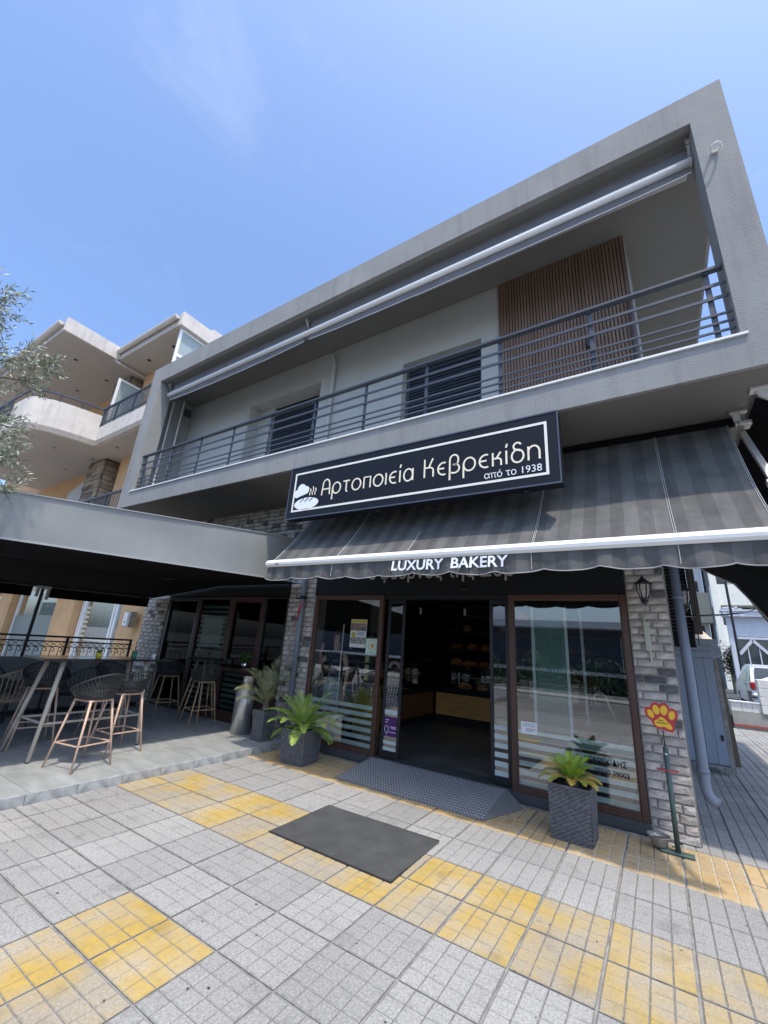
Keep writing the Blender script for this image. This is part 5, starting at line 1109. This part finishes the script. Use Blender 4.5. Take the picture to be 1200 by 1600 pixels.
# roof slabs with gutters
g = MB(); g.box(-14.05, nx1, 4.72, 16, 9.94, 10.02); g.box(-14.05, nx1, 4.72, 4.86, 10.02, 10.26); g.prism([(0, 0)] * 3, 0, 0) if 0 else None
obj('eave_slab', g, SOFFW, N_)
g = MB(); b = [(nx1 + .0, 4.72, 9.94), (nx1, 4.72, 10.38), (nx1, 5.62, 10.40), (nx1, 5.68, 10.50), (nx1, 16, 10.9), (nx1, 16, 9.94)]
g.add(b + [(x + .12, y, z) for x, y, z in b], [(0, 1, 2, 3, 4, 5)[::-1], (6, 7, 8, 9, 10, 11), (0, 6, 7, 1)[::-1], (1, 7, 8, 2)[::-1], (2, 8, 9, 3)[::-1], (3, 9, 10, 4)[::-1], (0, 5, 11, 6)[::-1]]); obj('gable_parapet', g, OFFW, N_)
def gutter(x0, x1, y, z):
    g = MB(); g.v = []; n = 8; P = [(y + .0 - .075 + .075 * math.cos(R(180 + 180 * k / n)), z - .075 * math.sin(R(180 * k / n)) * 1.1) for k in range(n + 1)]
    P = [(y - .15, z + .02)] + P + [(y, z + .02)]
    for x in (x0, x1): g.v += [(x, a, b) for a, b in P]
    m_ = len(P)
    for i in range(m_ - 1): g.f.append((i, i + 1, m_ + i + 1, m_ + i)); g.m.append(0)
    g.f += [tuple(range(m_)), tuple(range(m_, 2 * m_))[::-1]]; g.m += [0, 0]
    return obj('gutter', g, OFFW, N_)
gutter(-14.12, nx1 - .02, 4.72, 10.22); gutter(-21, -14.1, 3.14, 10.22)
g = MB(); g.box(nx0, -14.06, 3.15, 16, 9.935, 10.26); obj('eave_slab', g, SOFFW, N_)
g = MB(); g.box(-14.07, -13.95, 3.14, 4.70, 9.94, 10.40); g.box(-14.07, -13.95, 4.70, 9, 10.0, 10.46); obj('gable_parapet', g, OFFW, N_)
g = MB(); g.tube([(-14.05, 4.66, 10.12), (-14.03, 4.68, 9.90), (-13.98, 4.75, 9.86), (-13.95, 5.7, 9.82), (-13.95, 5.74, 6.8)], .045, 10); obj('downpipe', g, OFFW, N_)
for x, y in ((-13.0, 5.2), (-11.6, 5.2), (-15.3, 4.0), (-15.6, 5.1), (-17.0, 3.9), (-17.4, 4.9), (-19, 4.4)):
    g = MB(); g.tube([(x, y, 9.932), (x, y, 9.925)], .06, 12); obj('spot_lamp', g, DARKM, N_)
# curved balconies
CV = [(-10.62, 4.62), (-13.78, 4.70)] + [(-13.80 - .004 * k * k * 1.05 - .02 * k, 4.70 - 1.62 * math.sin(math.pi / 2 * k / 13) ** 1.05) for k in range(1, 13)] + [(-15.0, 3.075), (-15.6, 3.05), (-21, 3.0)]; NC = len(CV)
def balcony(z0, z1, z2, zr, lab=None):
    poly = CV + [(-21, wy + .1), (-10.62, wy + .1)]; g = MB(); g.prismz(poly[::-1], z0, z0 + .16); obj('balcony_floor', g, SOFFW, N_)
    def strip(pts, za, zb, name, mt, th=.12):
        g = MB()
        for i in range(len(pts) - 1):
            a, b = Vector((*pts[i], 0)), Vector((*pts[i + 1], 0)); n_ = (b - a).normalized().cross(Vector((0, 0, 1)))
            n_ = -n_ if n_.y < 0 or (abs(n_.y) < .02 and n_.x > 0) else n_; n_ *= th
            v = [(*a.xy, za), (*b.xy, za), (*b.xy, zb), (*a.xy, zb)]; u = [(p[0] + n_.x, p[1] + n_.y, p[2]) for p in v]
            g.add(v + u, [(0, 1, 2, 3), (4, 5, 6, 7)[::-1], (3, 2, 6, 7), (0, 4, 5, 1)])
        return obj(name, g, mt, N_)
    strip(CV[0:2], z0 - .002, z1, 'parapet', OFFW); strip(CV[1:NC - 1], z0 - .002, z2, 'parapet', OFFW); strip(CV[NC - 2:], z0 - .002, z1, 'parapet', OFFW)
    g = MB()
    for i in range(len(CV) - 1): g.bar((*CV[i], zr), (*CV[i + 1], zr), .05, .05)
    for i in (1, 4, 7, 10, 12): g.tube([(*CV[i], z2), (*CV[i], zr)], .018, 6)
    g.bar((CV[0][0], CV[0][1], z1 + .1), (CV[1][0] + .1, CV[1][1], z1 + .1), .03, .03); g.bar((*CV[-2], z1 + .1), (*CV[-1], z1 + .1), .03, .03)
    obj('handrail', g, RAILM, N_)
    g = MB()
    for k in range(33): x = -10.66 - k * .095; g.tube([(x, 4.62 + (k * .095) * .025, z1 + .0), (x, 4.62 + (k * .095) * .025, zr)], .010, 4)
    for k in range(40): x = -15.65 - k * .12; g.tube([(x, 3.03, z1), (x, 3.03, zr)], .010, 4)
    obj('grille_bars', g, RAILM, N_, kind='stuff')
    for x in (-10.75, -11.8, -12.85, -13.7): g = MB(); g.box(x - .02, x + .02, 4.60 + (-10.62 - x) * .025, 4.64 + (-10.62 - x) * .025, z1, zr); obj('rail_post', g, RAILM, N_)
balcony(6.77, 7.38, 7.78, 8.0); balcony(3.6, 4.25, 4.62, 4.88)
for x, y in ((-12.0, 5.3), (-15.2, 4.2), (-15.0, 5.2), (-17.5, 4.2), (-17, 5.2), (-13.2, 5.1)): g = MB(); g.tube([(x, y, 6.769), (x, y, 6.76)], .06, 12); obj('spot_lamp', g, mat('spot_grey', (.2, .2, .2), .5), N_)
# stone clad pier
ST = [mat('sand_stone', (.28, .23, .17), .9, col2=(.40, .33, .24), vs=5, bump=.5, bs=30, rnd=.2), mat('brown_stone', (.13, .11, .095), .9, col2=(.22, .18, .14), vs=5, bump=.5, bs=30, rnd=.2)]
SP = MB(); SP.box(-15.5, -14.45, 5.38, wy, 2.6, 9.93); SP = obj('stone_pier', SP, mat('dark_mortar', (.09, .08, .07), .9), N_); rd = random.Random(8); z = 3.9
def stone(x0, x1, y0, y1, z0, z1): g = MB(); e = rd.uniform(0, .02); g.bbox(x0, x1, y0, y1, z0 + .006, z1 - .006, .008); obj('stone', g, ST[rd.random() < .4], SP, center=True)
SPAN = [(4.3, 6.75), (8.0, 9.9)]
for za, zb in SPAN:
    z = za
    while z < zb - .05:
        h = rd.uniform(.11, .19); h = min(h, zb - z); x = -15.52
        while x < -14.47:
            l = rd.uniform(.25, .6); x2 = min(x + l, -14.43); stone(x + .006, x2 - .006, 5.35 + rd.uniform(-.02, .01), 5.41, z, z + h); x = x2
        y = 5.42
        while y < wy - .02: y2 = min(y + rd.uniform(.2, .42), wy); stone(-14.46, -14.42 + rd.uniform(-.01, .02), y + .005, y2 - .005, z, z + h); y = y2
        z += h
g = MB(); g.box(-13.95, -13.2, 5.62, wy + .0, 2.6, 9.93); obj('pilaster', g, PEACH, N_)
# windbreak glass screens with white frames
def screen(x, y0, y1, z0, z1, nm='glass_screen', mid=None):
    g = MB(); g.box(x, x + .05, y0, y0 + .07, z0, z1); g.box(x, x + .05, y0 + .07, y1, z1 - .07, z1)
    if mid: g.box(x, x + .05, y0 + .07, y1, mid - .05, mid + .05)
    f = obj(nm, g, mat('white_upvc', (.85, .86, .86), .35), N_); p = MB(); p.box(x + .02, x + .03, y0 + .07, y1, z0, z1 - .07); obj('pane', p, film('obscure_glass', (.42, .50, .50), .75) if 'obscure_glass' not in MATS else MATS['obscure_glass'], f)
screen(-13.7, 4.78, 5.8, 7.3, 9.2); screen(-10.66, 4.82, 5.8, 7.4, 9.92, mid=9.05)
WUP = MATS['white_upvc']; SHUT = mat('pale_shutter', (.55, .56, .56), .6)
g = MB(); g.prism([(-17.6, 6.1), (-16.4, 6.5), (-15.52, 6.5), (-15.52, 5.5), (-17.6, 5.5)], wy - .10, wy - .01); obj('blind_box', g, SHUT, N_)
g = MB(); g.box(-17.4, -15.6, wy - .05, wy - .02, 3.9, 5.49); w_ = obj('window', g, WUP, N_); p = MB(); p.box(-17.3, -15.7, wy - .06, wy - .051, 4.0, 5.4); obj('pane', p, GLASSD, w_)
g = MB(); g.box(-13.1, -11.6, wy - .05, wy - .02, 6.9, 9.1); w_ = obj('balcony_door', g, WUP, N_); p = MB(); p.box(-13.0, -11.7, wy - .06, wy - .051, 7.0, 9.0); obj('pane', p, GLASSD, w_)
g = MB(); g.box(-12.9, -11.2, wy - .05, wy - .02, 3.9, 5.9); w_ = obj('balcony_door', g, WUP, N_); p = MB(); p.box(-12.8, -11.3, wy - .06, wy - .051, 4.0, 5.8); obj('pane', p, GLASSD, w_)
# ground floor shop front
g = MB()
for a in ((-11.75, -10.36, PEACH), ): pass
for x0, x1, y0 in ((-11.75, -10.37, 5.72), (-15.5, -14.25, 5.60), (-20.4, -19.3, 5.6)): g = MB(); g.box(x0, x1, y0, 6.3, 0, 2.6); obj('column', g, PEACH, N_)
g = MB(); g.box(nx0, nx1 + .2, 5.7, 6.2, 2.6, 3.55); obj('fascia', g, OFFW, N_)
SHG = glass('shop_glass', (.75, .82, .82), .10); SHD = mat('sheer_curtain', (.45, .50, .48), .9, var=.12, vs=14, stretch=(1, 1, .03))
for x0, x1, dx in ((-14.2, -11.8, (-14.2, -14.05, -12.35, -12.2, -11.85)), (-19.25, -15.55, (-19.2, -17.5, -15.65))):
    g = MB()
    for x in dx: g.box(x, x + .08, 5.80, 5.88, .1, 2.55)
    g.box(x0, x1, 5.80, 5.88, 2.5, 2.6); g.box(x0, x1, 5.80, 5.88, .05, .2); f = obj('shop_window', g, WUP, N_)
    p = MB(); p.box(x0, x1, 5.84, 5.845, .2, 2.5); obj('pane', p, SHG, f)
    c = MB(); c.box(x0, x1, 6.2, 6.21, .1, 2.6); obj('curtain', c, SHD, f)
for x0, x1, z1 in ((-19.2, -17.55, 1.75), (-17.4, -15.7, 1.75)): g = MB(); g.box(x0, x1, 5.832, 5.838, .2, z1); obj('frosted_band', g, mat('grey_green_film', (.22, .26, .25), .5), N_)
for k in range(7): g = MB(); g.box(-13.95, -13.7, 5.832, 5.838, 1.25 + k * .13, 1.32 + k * .13); obj('sticker', g, mat('cream_sticker', (.62, .56, .44), .6), N_)
text_mesh('lettering', 'CY', -17.75, -17.42, 1.80, 2.12, 5.83, mat('grey_print', (.12, .13, .14), .5), N_, ext=.001, bold=.02)
g = MB(); g.box(-17.2, -15.72, 5.83, 5.836, 1.80, 2.2); obj('dark_poster', g, mat('dark_teal_print', (.02, .05, .05), .4, col2=(.2, .26, .26), vs=6, lo=.55, hi=.75), N_)
g = MB(); g.box(-26, -10.4, -2, 5.8, -.03, .0); obj('side_yard', g, CONC, kind='structure')
t = thing('chimney_stack', 'reddish brick chimney showing above the cream roof edge', 'chimney', (-16.6, 6.6, 10))
g = MB(); g.box(-17.1, -15.9, 6.6, 7.3, 10.0, 13.3); obj('chimney_base', g, OFFW, t)
BRR = mat('red_brick', (.28, .10, .08), .9, var=.2, vs=8)
for k in range(4): g = MB(); q = .06 * (k % 2); g.box(-16.95 + q, -16.0 - q, 6.65 + q, 7.25 - q, 13.3 + k * .18, 13.47 + k * .18); obj('chimney_cap', g, BRR, t)

# ================================================================ olive tree at the left edge
O = thing('olive_tree', 'silvery olive tree reaching in from the left picture edge', 'tree', (-5.3, -1.0, 0))
rd = random.Random(21)
g = MB(); g.tube([(-5.35, -1.0, 0), (-5.3, -.98, 1.2), (-5.4, -.9, 2.2), (-5.35, -.7, 3.0)], [.13, .11, .09, .07], 10); obj('trunk', g, BARK, O, smooth=True)
tips = [((-4.95, .60, 4.50), .20), ((-4.93, .55, 4.30), .24), ((-4.9, .95, 4.05), .17), ((-4.9, 1.10, 4.06), .10), ((-4.92, .75, 3.98), .20), ((-4.9, 1.0, 3.82), .14), ((-4.93, .72, 3.72), .2), ((-4.88, .98, 3.30), .16), ((-4.9, .88, 3.22), .26), ((-4.9, 1.04, 3.02), .15), ((-4.92, .85, 2.88), .26), ((-4.85, 1.12, 2.72), .13), ((-5.0, .2, 4.3), .5), ((-5.0, .1, 3.6), .5), ((-5.0, .3, 3.0), .4), ((-5.4, -.5, 4.2), .7), ((-5.2, -1.4, 4.0), .8), ((-6.0, -1, 4.4), .7), ((-5.5, -1.2, 3.2), .7)]
lv = MB(); br = MB()
for (c, r_) in tips:
    s_ = Vector((-5.35, -.75, 2.6 + rd.random() * .6)); c = Vector(c); mid = s_.lerp(c, .55) + Vector((rd.uniform(-.1, .1), rd.uniform(-.1, .1), .12)); br.tube([s_, mid, c], [.03, .014, .005], 6)
    nt_ = int(14 + 300 * r_ * r_)
    for k in range(nt_):
        d = Vector((rd.gauss(0, 1), rd.gauss(0, 1), rd.gauss(0, 1))).normalized() * r_ * rd.random() ** .4; e = c + d; s2 = c + d * .25; dirn = (e - s2 + Vector((rd.uniform(-.05, .05), .04, rd.uniform(-.03, .05)))).normalized(); L_ = rd.uniform(.10, .20)
        st0 = e - dirn * L_ * .5; br.tube([st0, st0 + dirn * L_], .0016, 3, False)
        for j in range(9):
            p = st0 + dirn * L_ * (j / 8); o_ = Vector((rd.gauss(0, 1), rd.gauss(0, 1), rd.gauss(0, 1))); o_ = (o_ - dirn * o_.dot(dirn)).normalized(); ld = (dirn * .75 + o_ * .8).normalized(); ll = rd.uniform(.045, .072); ww = ld.cross(Vector((rd.uniform(-1, 1), rd.uniform(-1, 1), rd.uniform(-1, 1)))).normalized() * .0068
            q = p + ld * ll * .5; lv.face([p, q + ww, p + ld * ll, q - ww])
obj('limbs', br, BARK, O, smooth=True); obj('crown', lv, OLIVE, O)

# ================================================================ right hand side: yard behind the corner
t = thing('board_cupboard', 'pale blue grey boarded cupboard standing behind the drainpipe', 'cupboard', (.6, 9.6, 0))
yb = 9.42
for k, x in enumerate((.235, .375, .515, .655)): g = MB(); g.bbox(x, x + .137, yb - .02, yb, .14, 1.78, .004); obj('board', g, SHED, t, center=True)
for k in range(3): g = MB(); g.bbox(.235, .90, yb - .025 - .004 * k, yb - .002, 1.785 + k * .105, 1.885 + k * .105, .004); obj('board', g, SHED, t, center=True)
g = MB(); g.box(.23, .79, yb, yb + .5, .12, 2.08); obj('carcass', g, mat('shed_side', (.14, .16, .19), .7), t)
g = MB(); g.box(.795, .86, yb - .02, yb + .04, .04, 1.78); obj('corner_post', g, POSTG, t)
g = MB(); g.box(.735, .765, yb - .04, yb - .021, .5, .58); obj('latch', g, DARKM, t)
for x in (.28, .72): g = MB(); g.box(x, x + .05, yb, yb + .06, 0, .12); obj('foot', g, POSTG, t)
g = MB(); g.bar((.98, 10.4, 0), (.93, 10.45, 1.45), .10, .06); obj('leaning_plank', g, OLDW, None, 'dark weathered plank leaning beside the blue grey cupboard', 'plank')
g = MB(); g.add([(.85, 13.6, 2.55), (1.35, 14.2, 2.05), (.80, 13.2, 2.0), (.80, 15, 2.1), (1.3, 15, 1.9), (.7, 14, 2.0)], [(0, 1, 2), (0, 1, 4), (0, 4, 3), (0, 2, 5), (0, 3, 5)])
g.v = [(x * 1.05 - .02, y, z + .15) for x, y, z in g.v]; obj('shade_cloth', g, mat('cream_cloth', (.62, .54, .44), .9, var=.08, vs=4), None, 'cream cloth peak of a folded sunshade above the cupboard', 'sunshade')
g = MB(); g.tube([(.98, 13.7, 0), (.98, 13.7, 2.5)], .02, 6); obj('sunshade_pole', g, POSTG, None, 'pale pole under the cream sunshade behind the cupboard', 'pole')
g = MB(); g.box(1.45, 60, 17.3, 60, -.3, .33); obj('upper_street', g, ASPH, kind='structure')
# block wall
LW = thing('block_wall', 'low concrete retaining wall topped with white blocks in front of the silver car', 'wall', (4, 17.3, 0))
g = MB(); g.box(1.70, 14, 17.12, 17.40, -.02, .46); obj('wall_base', g, mat('wall_concrete', (.28, .28, .26), .9, var=.15, vs=3), LW)
g = MB(); g.box(1.70, 14, 17.09, 17.118, .06, .12); obj('red_stripe', g, mat('faded_red', (.30, .08, .07), .8), LW)
x = 1.70
while x < 12: g = MB(); g.bbox(x, min(x + .245, 14), 17.14, 17.38, .465, .72, .006); obj('block', g, BLOCK, LW, center=True); x += .25
for k in range(4): g = MB(); g.bbox(2.40, 2.78, 17.08, 17.44, .46 + k * .235, .69 + k * .235, .008); obj('block', g, BLOCK, LW, center=True)
g = MB(); g.box(1.68, 2.39, 17.10, 17.42, .722, .75); obj('coping', g, WHITEP, LW)
# silver hatchback seen from behind
CP = mat('silver_car_paint', (.55, .57, .60), .25, metal=.4); CR = thing('parked_car', 'silver hatchback parked beyond the low white block wall', 'car', (3.3, 20.5, .33)); zc = .33
cx0, cx1, cyr, cyf = 2.50, 4.14, 18.9, 22.6
prof = [(0, .28), (-.02, .55), (.06, .80), (.18, 1.02), (.42, 1.42), (.75, 1.50), (1.5, 1.52), (2.1, 1.42), (2.75, 1.05), (3.4, .90), (3.65, .70), (3.7, .30)]
g = MB(); nP = len(prof); secs = [(0.0, .90), (.06, .97), (.5, 1.0), (.94, .97), (1.0, .90)]
for f_, sc in secs:
    for (d, h) in prof:
        inset = .13 * max(0, (h - .85)) / .65; xx = cx0 + (cx1 - cx0) * f_; xx += inset * (1 if f_ < .5 else -1 if f_ > .5 else 0); g.v.append((xx, cyr + d + (0 if sc > .99 else (.05 if d < .5 else -.05 if d > 3.2 else 0)), zc + .02 + h * (1 if sc > .95 else .985)))
for s_ in range(len(secs) - 1):
    for i in range(nP - 1): a = s_ * nP + i; g.f.append((a, a + nP, a + nP + 1, a + 1)[::-1]); g.m.append(0)
g.f += [tuple(range(nP)), tuple(range((len(secs) - 1) * nP, len(secs) * nP))[::-1]]; g.m += [0, 0]
obj('body', g, CP, CR)
CG = glass('car_glass', (.10, .12, .12), .12)
g = MB(); g.face([(2.64, 19.13, zc + 1.06), (4.0, 19.13, zc + 1.06), (3.93, 19.29, zc + 1.42), (2.71, 19.29, zc + 1.42)]); obj('rear_window', g, mat('car_window', (.02, .03, .03), .06, spec=1), CR)
def sidewin(y0, y1, y2, y3): g = MB(); g.face([(2.535, y0, zc + .98), (2.535, y1, zc + .98), (2.635, y2, zc + 1.40), (2.635, y3, zc + 1.40)][::-1]); g.v = [(v[0] - .012, v[1], v[2]) for v in g.v]; obj('side_window', g, MATS['car_window'], CR)
sidewin(19.30, 19.95, 19.95, 19.48); sidewin(20.03, 21.35, 20.9, 20.03)
g = MB(); g.bbox(2.47, 2.66, 18.88, 19.14, zc + .74, zc + .96, .03); obj('rear_light', g, mat('red_lens', (.35, .01, .02), .2), CR)
g = MB(); g.bbox(3.98, 4.17, 18.88, 19.14, zc + .74, zc + .96, .03); obj('rear_light', g, MATS['red_lens'], CR)
g = MB(); g.bbox(2.47, 4.17, 18.82, 19.02, zc + .30, zc + .62, .05); bpr = obj('bumper', g, CP, CR); g = MB(); g.box(2.455, 3.0, 18.80, 18.99, zc + .48, zc + .525); obj('bumper_strip', g, BPLAST, bpr)
for yw_ in (19.55, 21.95):
    for xw in (2.50, 3.98): g = MB(); g.tube([(xw, yw_, zc + .29), (xw + .17, yw_, zc + .29)], .29, 20); wv = obj('wheel', g, BPLAST, CR); g = MB(); g.tube([(xw - .008, yw_, zc + .29), (xw, yw_, zc + .29)], .18, 16); obj('rim', g, ALUM, wv)
g = MB(); g.box(2.489, 2.494, 19.21, 19.89, zc + .28, zc + .66); obj('wheel_arch', g, BPLAST, CR)
g = MB(); g.box(2.50, 2.505, 20.0, 20.012, zc + .4, zc + .98); g.bbox(2.50, 2.53, 20.15, 20.30, zc + .84, zc + .87, .005); obj('door_seam', g, BPLAST, CR)
# white conservatory like porch
PB = mat('pale_blue_white', (.56, .60, .66), .7, var=.06, vs=3); PO = thing('porch', 'pale blue white porch with pointed glazed windows behind the silver car', 'porch', (4, 27, .33))
yp_ = 26
g = MB(); g.box(2.98, 3.20, yp_, yp_ + .3, .33, 4.1); g.box(4.35, 4.6, yp_, yp_ + .3, .33, 4.1); g.box(3.2, 4.35, yp_, yp_ + .3, 3.15, 4.05); g.box(3.2, 4.35, yp_, yp_ + .3, .33, 1.3); obj('wall', g, PB, PO)
g = MB(); g.box(2.85, 5.2, yp_ - .25, yp_ + .5, 4.05, 4.28); g.box(2.80, 5.2, yp_ - .30, yp_ + .5, 4.28, 4.36); obj('cornice', g, PB, PO)
g = MB(); g.bar((3.25, yp_ + .02, 2.35), (3.78, yp_ + .02, 3.0), .12, .12); g.bar((3.78, yp_ + .02, 3.0), (4.33, yp_ + .02, 2.35), .12, .12); g.bar((3.22, yp_ + .02, 3.08), (4.35, yp_ + .02, 3.08), .1, .1); obj('pointed_frame', g, PB, PO)
g = MB()
for x in (3.55, 3.95): g.box(x, x + .045, yp_ + .0, yp_ + .06, 1.3, 2.7)
g.box(3.2, 4.35, yp_, yp_ + .06, 1.7, 1.74); obj('glazing_bar', g, PB, PO)
g = MB(); g.box(3.2, 4.35, yp_ + .12, yp_ + .14, 1.3, 3.15); obj('pane', g, mat('dim_pane', (.07, .085, .09), .1, spec=1, var=.4, vs=2), PO)
g = MB(); rd = random.Random(4)
for k in range(40): x, z, y = rd.uniform(2.85, 3.5), rd.uniform(4.3, 4.75), yp_ - rd.uniform(.1, .3); g.box(x, x + rd.uniform(.04, .16), y, y + .05, z - .3, z - .3 + rd.uniform(.03, .10))
obj('ornament', g, PB, PO, kind='stuff')
# balconied block behind
GW = mat('grey_cream_render', (.78, .77, .68), .9, var=.05, vs=1); AB = thing('balcony_block', 'pale flats with deep balconies far behind the porch', 'building', (6, 40, 0))
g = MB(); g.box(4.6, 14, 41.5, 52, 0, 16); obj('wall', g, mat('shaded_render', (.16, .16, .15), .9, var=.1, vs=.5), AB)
for z in (3.2, 6.2, 9.4, 12.6):
    g = MB(); g.box(4.0, 14, 40, 41.5, z, z + .2); obj('balcony_floor', g, GW, AB); g = MB(); g.box(4.0, 14, 40, 40.12, z + .2, z + 1.55); g.box(4.0, 4.12, 40.12, 41.5, z + .2, z + 1.55); obj('parapet', g, GW, AB)
for x in (3.95, 8): g = MB(); g.box(x, x + .42, 39.9, 40.3, 0, 16); obj('pillar', g, GW, AB)
for z in (.5, 4.9, 8.0): g = MB(); g.box(5.0, 6.4, 41.44, 41.5, z, z + 1.6); w_ = obj('window', g, WUP, AB); g = MB(); g.box(5.08, 6.32, 41.42, 41.438, z + .08, z + 1.52); obj('pane', g, GLASSD, w_)
AB2 = thing('white_block', 'white building with a side balcony glimpsed far down the side street', 'building', (3, 52, 0))
WW = mat('white_render', (.84, .84, .82), .9, var=.04, vs=1)
g = MB(); g.box(2.9, 4.4, 50, 62, 0, 14); obj('wall', g, WW, AB2)
g = MB(); g.box(3.6, 4.7, 48.5, 50, 5.6, 8.3); obj('bay', g, mat('bay_grey', (.62, .56, .42), .9), AB2)
g = MB(); g.box(2.0, 2.9, 52, 62, 0, 9); obj('wing', g, mat('wing_grey', (.50, .47, .38), .9), AB2)
for z in (4.4, 8.6): g = MB(); g.box(3.2, 4.0, 49.96, 49.995, z, z + 1.0); obj('window', g, mat('far_pane', (.05, .055, .06), .2), AB2)
g = MB(); rd = random.Random(14)
c_ = Vector((3.6, 33, 2.1)); 
for k in range(1200):
    d = Vector((rd.gauss(0, .22), rd.gauss(0, .3), rd.gauss(0, .45))); p = c_ + d; a = Vector((rd.uniform(-1, 1), rd.uniform(-1, 1), rd.uniform(-1, 1))).normalized() * .09; b = a.cross(Vector((0, 0, 1))) * .5; g.face([p, p + a + b, p + a * 2, p + a - b])
tt = thing('garden_tree', 'small dark tree beyond the shed near the silver car', 'tree', (3.6, 33, .33)); obj('crown', g, mat('dark_foliage', (.03, .045, .02), .7, var=.4, vs=3), tt); g = MB(); g.tube([(3.6, 33, .3), (3.6, 33, 2)], .08, 8); obj('trunk', g, BARK, tt)
# cables and a slim pole
for i, (p0, p1, lb) in enumerate((((.30, 7, 2.25), (6, 30, 6.2), 'black overhead cable running from the louvre vent to the far flats'), ((.3, 8, 2.0), (3.6, 30, 3.2), 'lower thin cable stretched level above the blue grey cupboard'))):
    g = MB(); a, b = Vector(p0), Vector(p1); g.tube([a.lerp(b, k / 12) - Vector((0, 0, .5 * math.sin(math.pi * k / 12))) for k in range(13)], .016, 5); obj('overhead_cable', g, BPLAST, None, lb, 'cable')
g = MB(); g.tube([(.55, 6.4, 4.17), (.50, 7.4, 1.9)], .006, 4); g.tube([(.50, 6.4, 4.17), (.46, 7.4, 1.9)], .006, 4); obj('hanging_wire', g, BPLAST, None, 'pair of thin wires hanging under the side awning by the lantern', 'wire')
g = MB(); g.tube([(2.95, 24, .33), (2.95, 24, 7)], .05, 8); obj('street_pole', g, BPLAST, None, 'slim dark pole rising in front of the far flats', 'pole')

# ================================================================ across the street (seen in the shop glass)
OB = thing('opposite_building', 'dark blue grey building with white cornice across the street, mirrored in the shop windows', 'building', (-2, -15, 0))
g = MB(); g.box(-26, 22, -24, -16, 0, 3.25); obj('wall', g, mat('blue_grey_render', (.10, .12, .15), .9), OB)
g = MB(); g.box(-26.3, 22.3, -16, -14.3, 3.25, 3.6); obj('cornice', g, WHITEP, OB)
g = MB(); g.box(-26, 22, -16, -14.4, .85, 1.0); obj('balcony_floor', g, WHITEP, OB)
for z in (1.8, 1.1): g = MB(); g.box(-26, 22, -14.46, -14.42, z, z + .05); obj('rail', g, DARKM, OB)
g = MB()
for k in range(160): x = -20 + k * .25; g.box(x, x + .02, -14.45, -14.43, 1.0, 1.8)
obj('railing_bars', g, DARKM, OB, kind='stuff')
for k in range(9): x = -20 + k * 4.6; g = MB(); g.box(x, x + 1.5, -16.02, -15.98, 1.1, 2.9); w_ = obj('window', g, mat('far_pane', (.05, .055, .06), .2), OB); g = MB(); g.box(x - .06, x, -16.04, -15.99, 1.1, 2.9); obj('window_frame', g, WHITEP, w_)
for k in range(6): x = -18 + k * 6; g = MB(); g.box(x, x + 3, -16.03, -15.98, .1, .84); obj('garage_door', g, mat('maroon_door', (.10, .02, .02), .6), OB)
g = MB(); g.box(-14, -8, -22, -17, 3.6, 4.6); g.box(1, 6, -22, -17, 3.6, 4.4); obj('roof_room', g, WW, OB)
HG = MB(); rd = random.Random(2)
for k in range(5000): x = rd.uniform(-9, 6); z = rd.uniform(.0, 1.5) + .3 * math.sin(x * 2); y = -12.6 + rd.uniform(-.5, .5); p = Vector((x, y, z)); a = Vector((rd.uniform(-1, 1), rd.uniform(-1, 1), rd.uniform(-1, 1))).normalized() * .08; b = a.cross(Vector((0, 0, 1))) * .5; HG.face([p, p + a + b, p + a * 2, p + a - b])
tt = thing('hedge', 'bushy green hedge on the far pavement, mirrored in the right window', 'hedge', (-1.5, -12.6, 0)); obj('foliage', HG, mat('hedge_leaf', (.05, .12, .03), .6, var=.4, vs=2), tt)
g = MB()
rd = random.Random(77)
for k in range(60):   # leaves, gum and specks on the paving
    x, y = rd.uniform(-4.9, .4), rd.uniform(1.3, 5.3); s_ = rd.uniform(.003, .008); a = rd.uniform(0, 6.28); g.face([(x + s_ * math.cos(a + q * 1.05) * (1 + .5 * (q % 2)), y + s_ * math.sin(a + q * 1.05), .0025) for q in range(6)])
obj('paving_specks', g, mat('gum_dark', (.05, .05, .05), .9, rnd=.3), pav, kind='stuff')
g = MB()
for k in range(14):
    x, y = rd.uniform(-4.9, -3.4), rd.uniform(4.0, 5.3); s_ = rd.uniform(.008, .02); a = rd.uniform(0, 6.28); g.face([(x + s_ * math.cos(a + q * 1.57) * (1 if q % 2 else .5), y + s_ * math.sin(a + q * 1.57) * (1 if q % 2 else .5), .003 + .004 * (q % 2)) for q in range(4)])
obj('dry_leaves', g, mat('dry_leaf', (.35, .28, .16), .9), pav, kind='stuff')
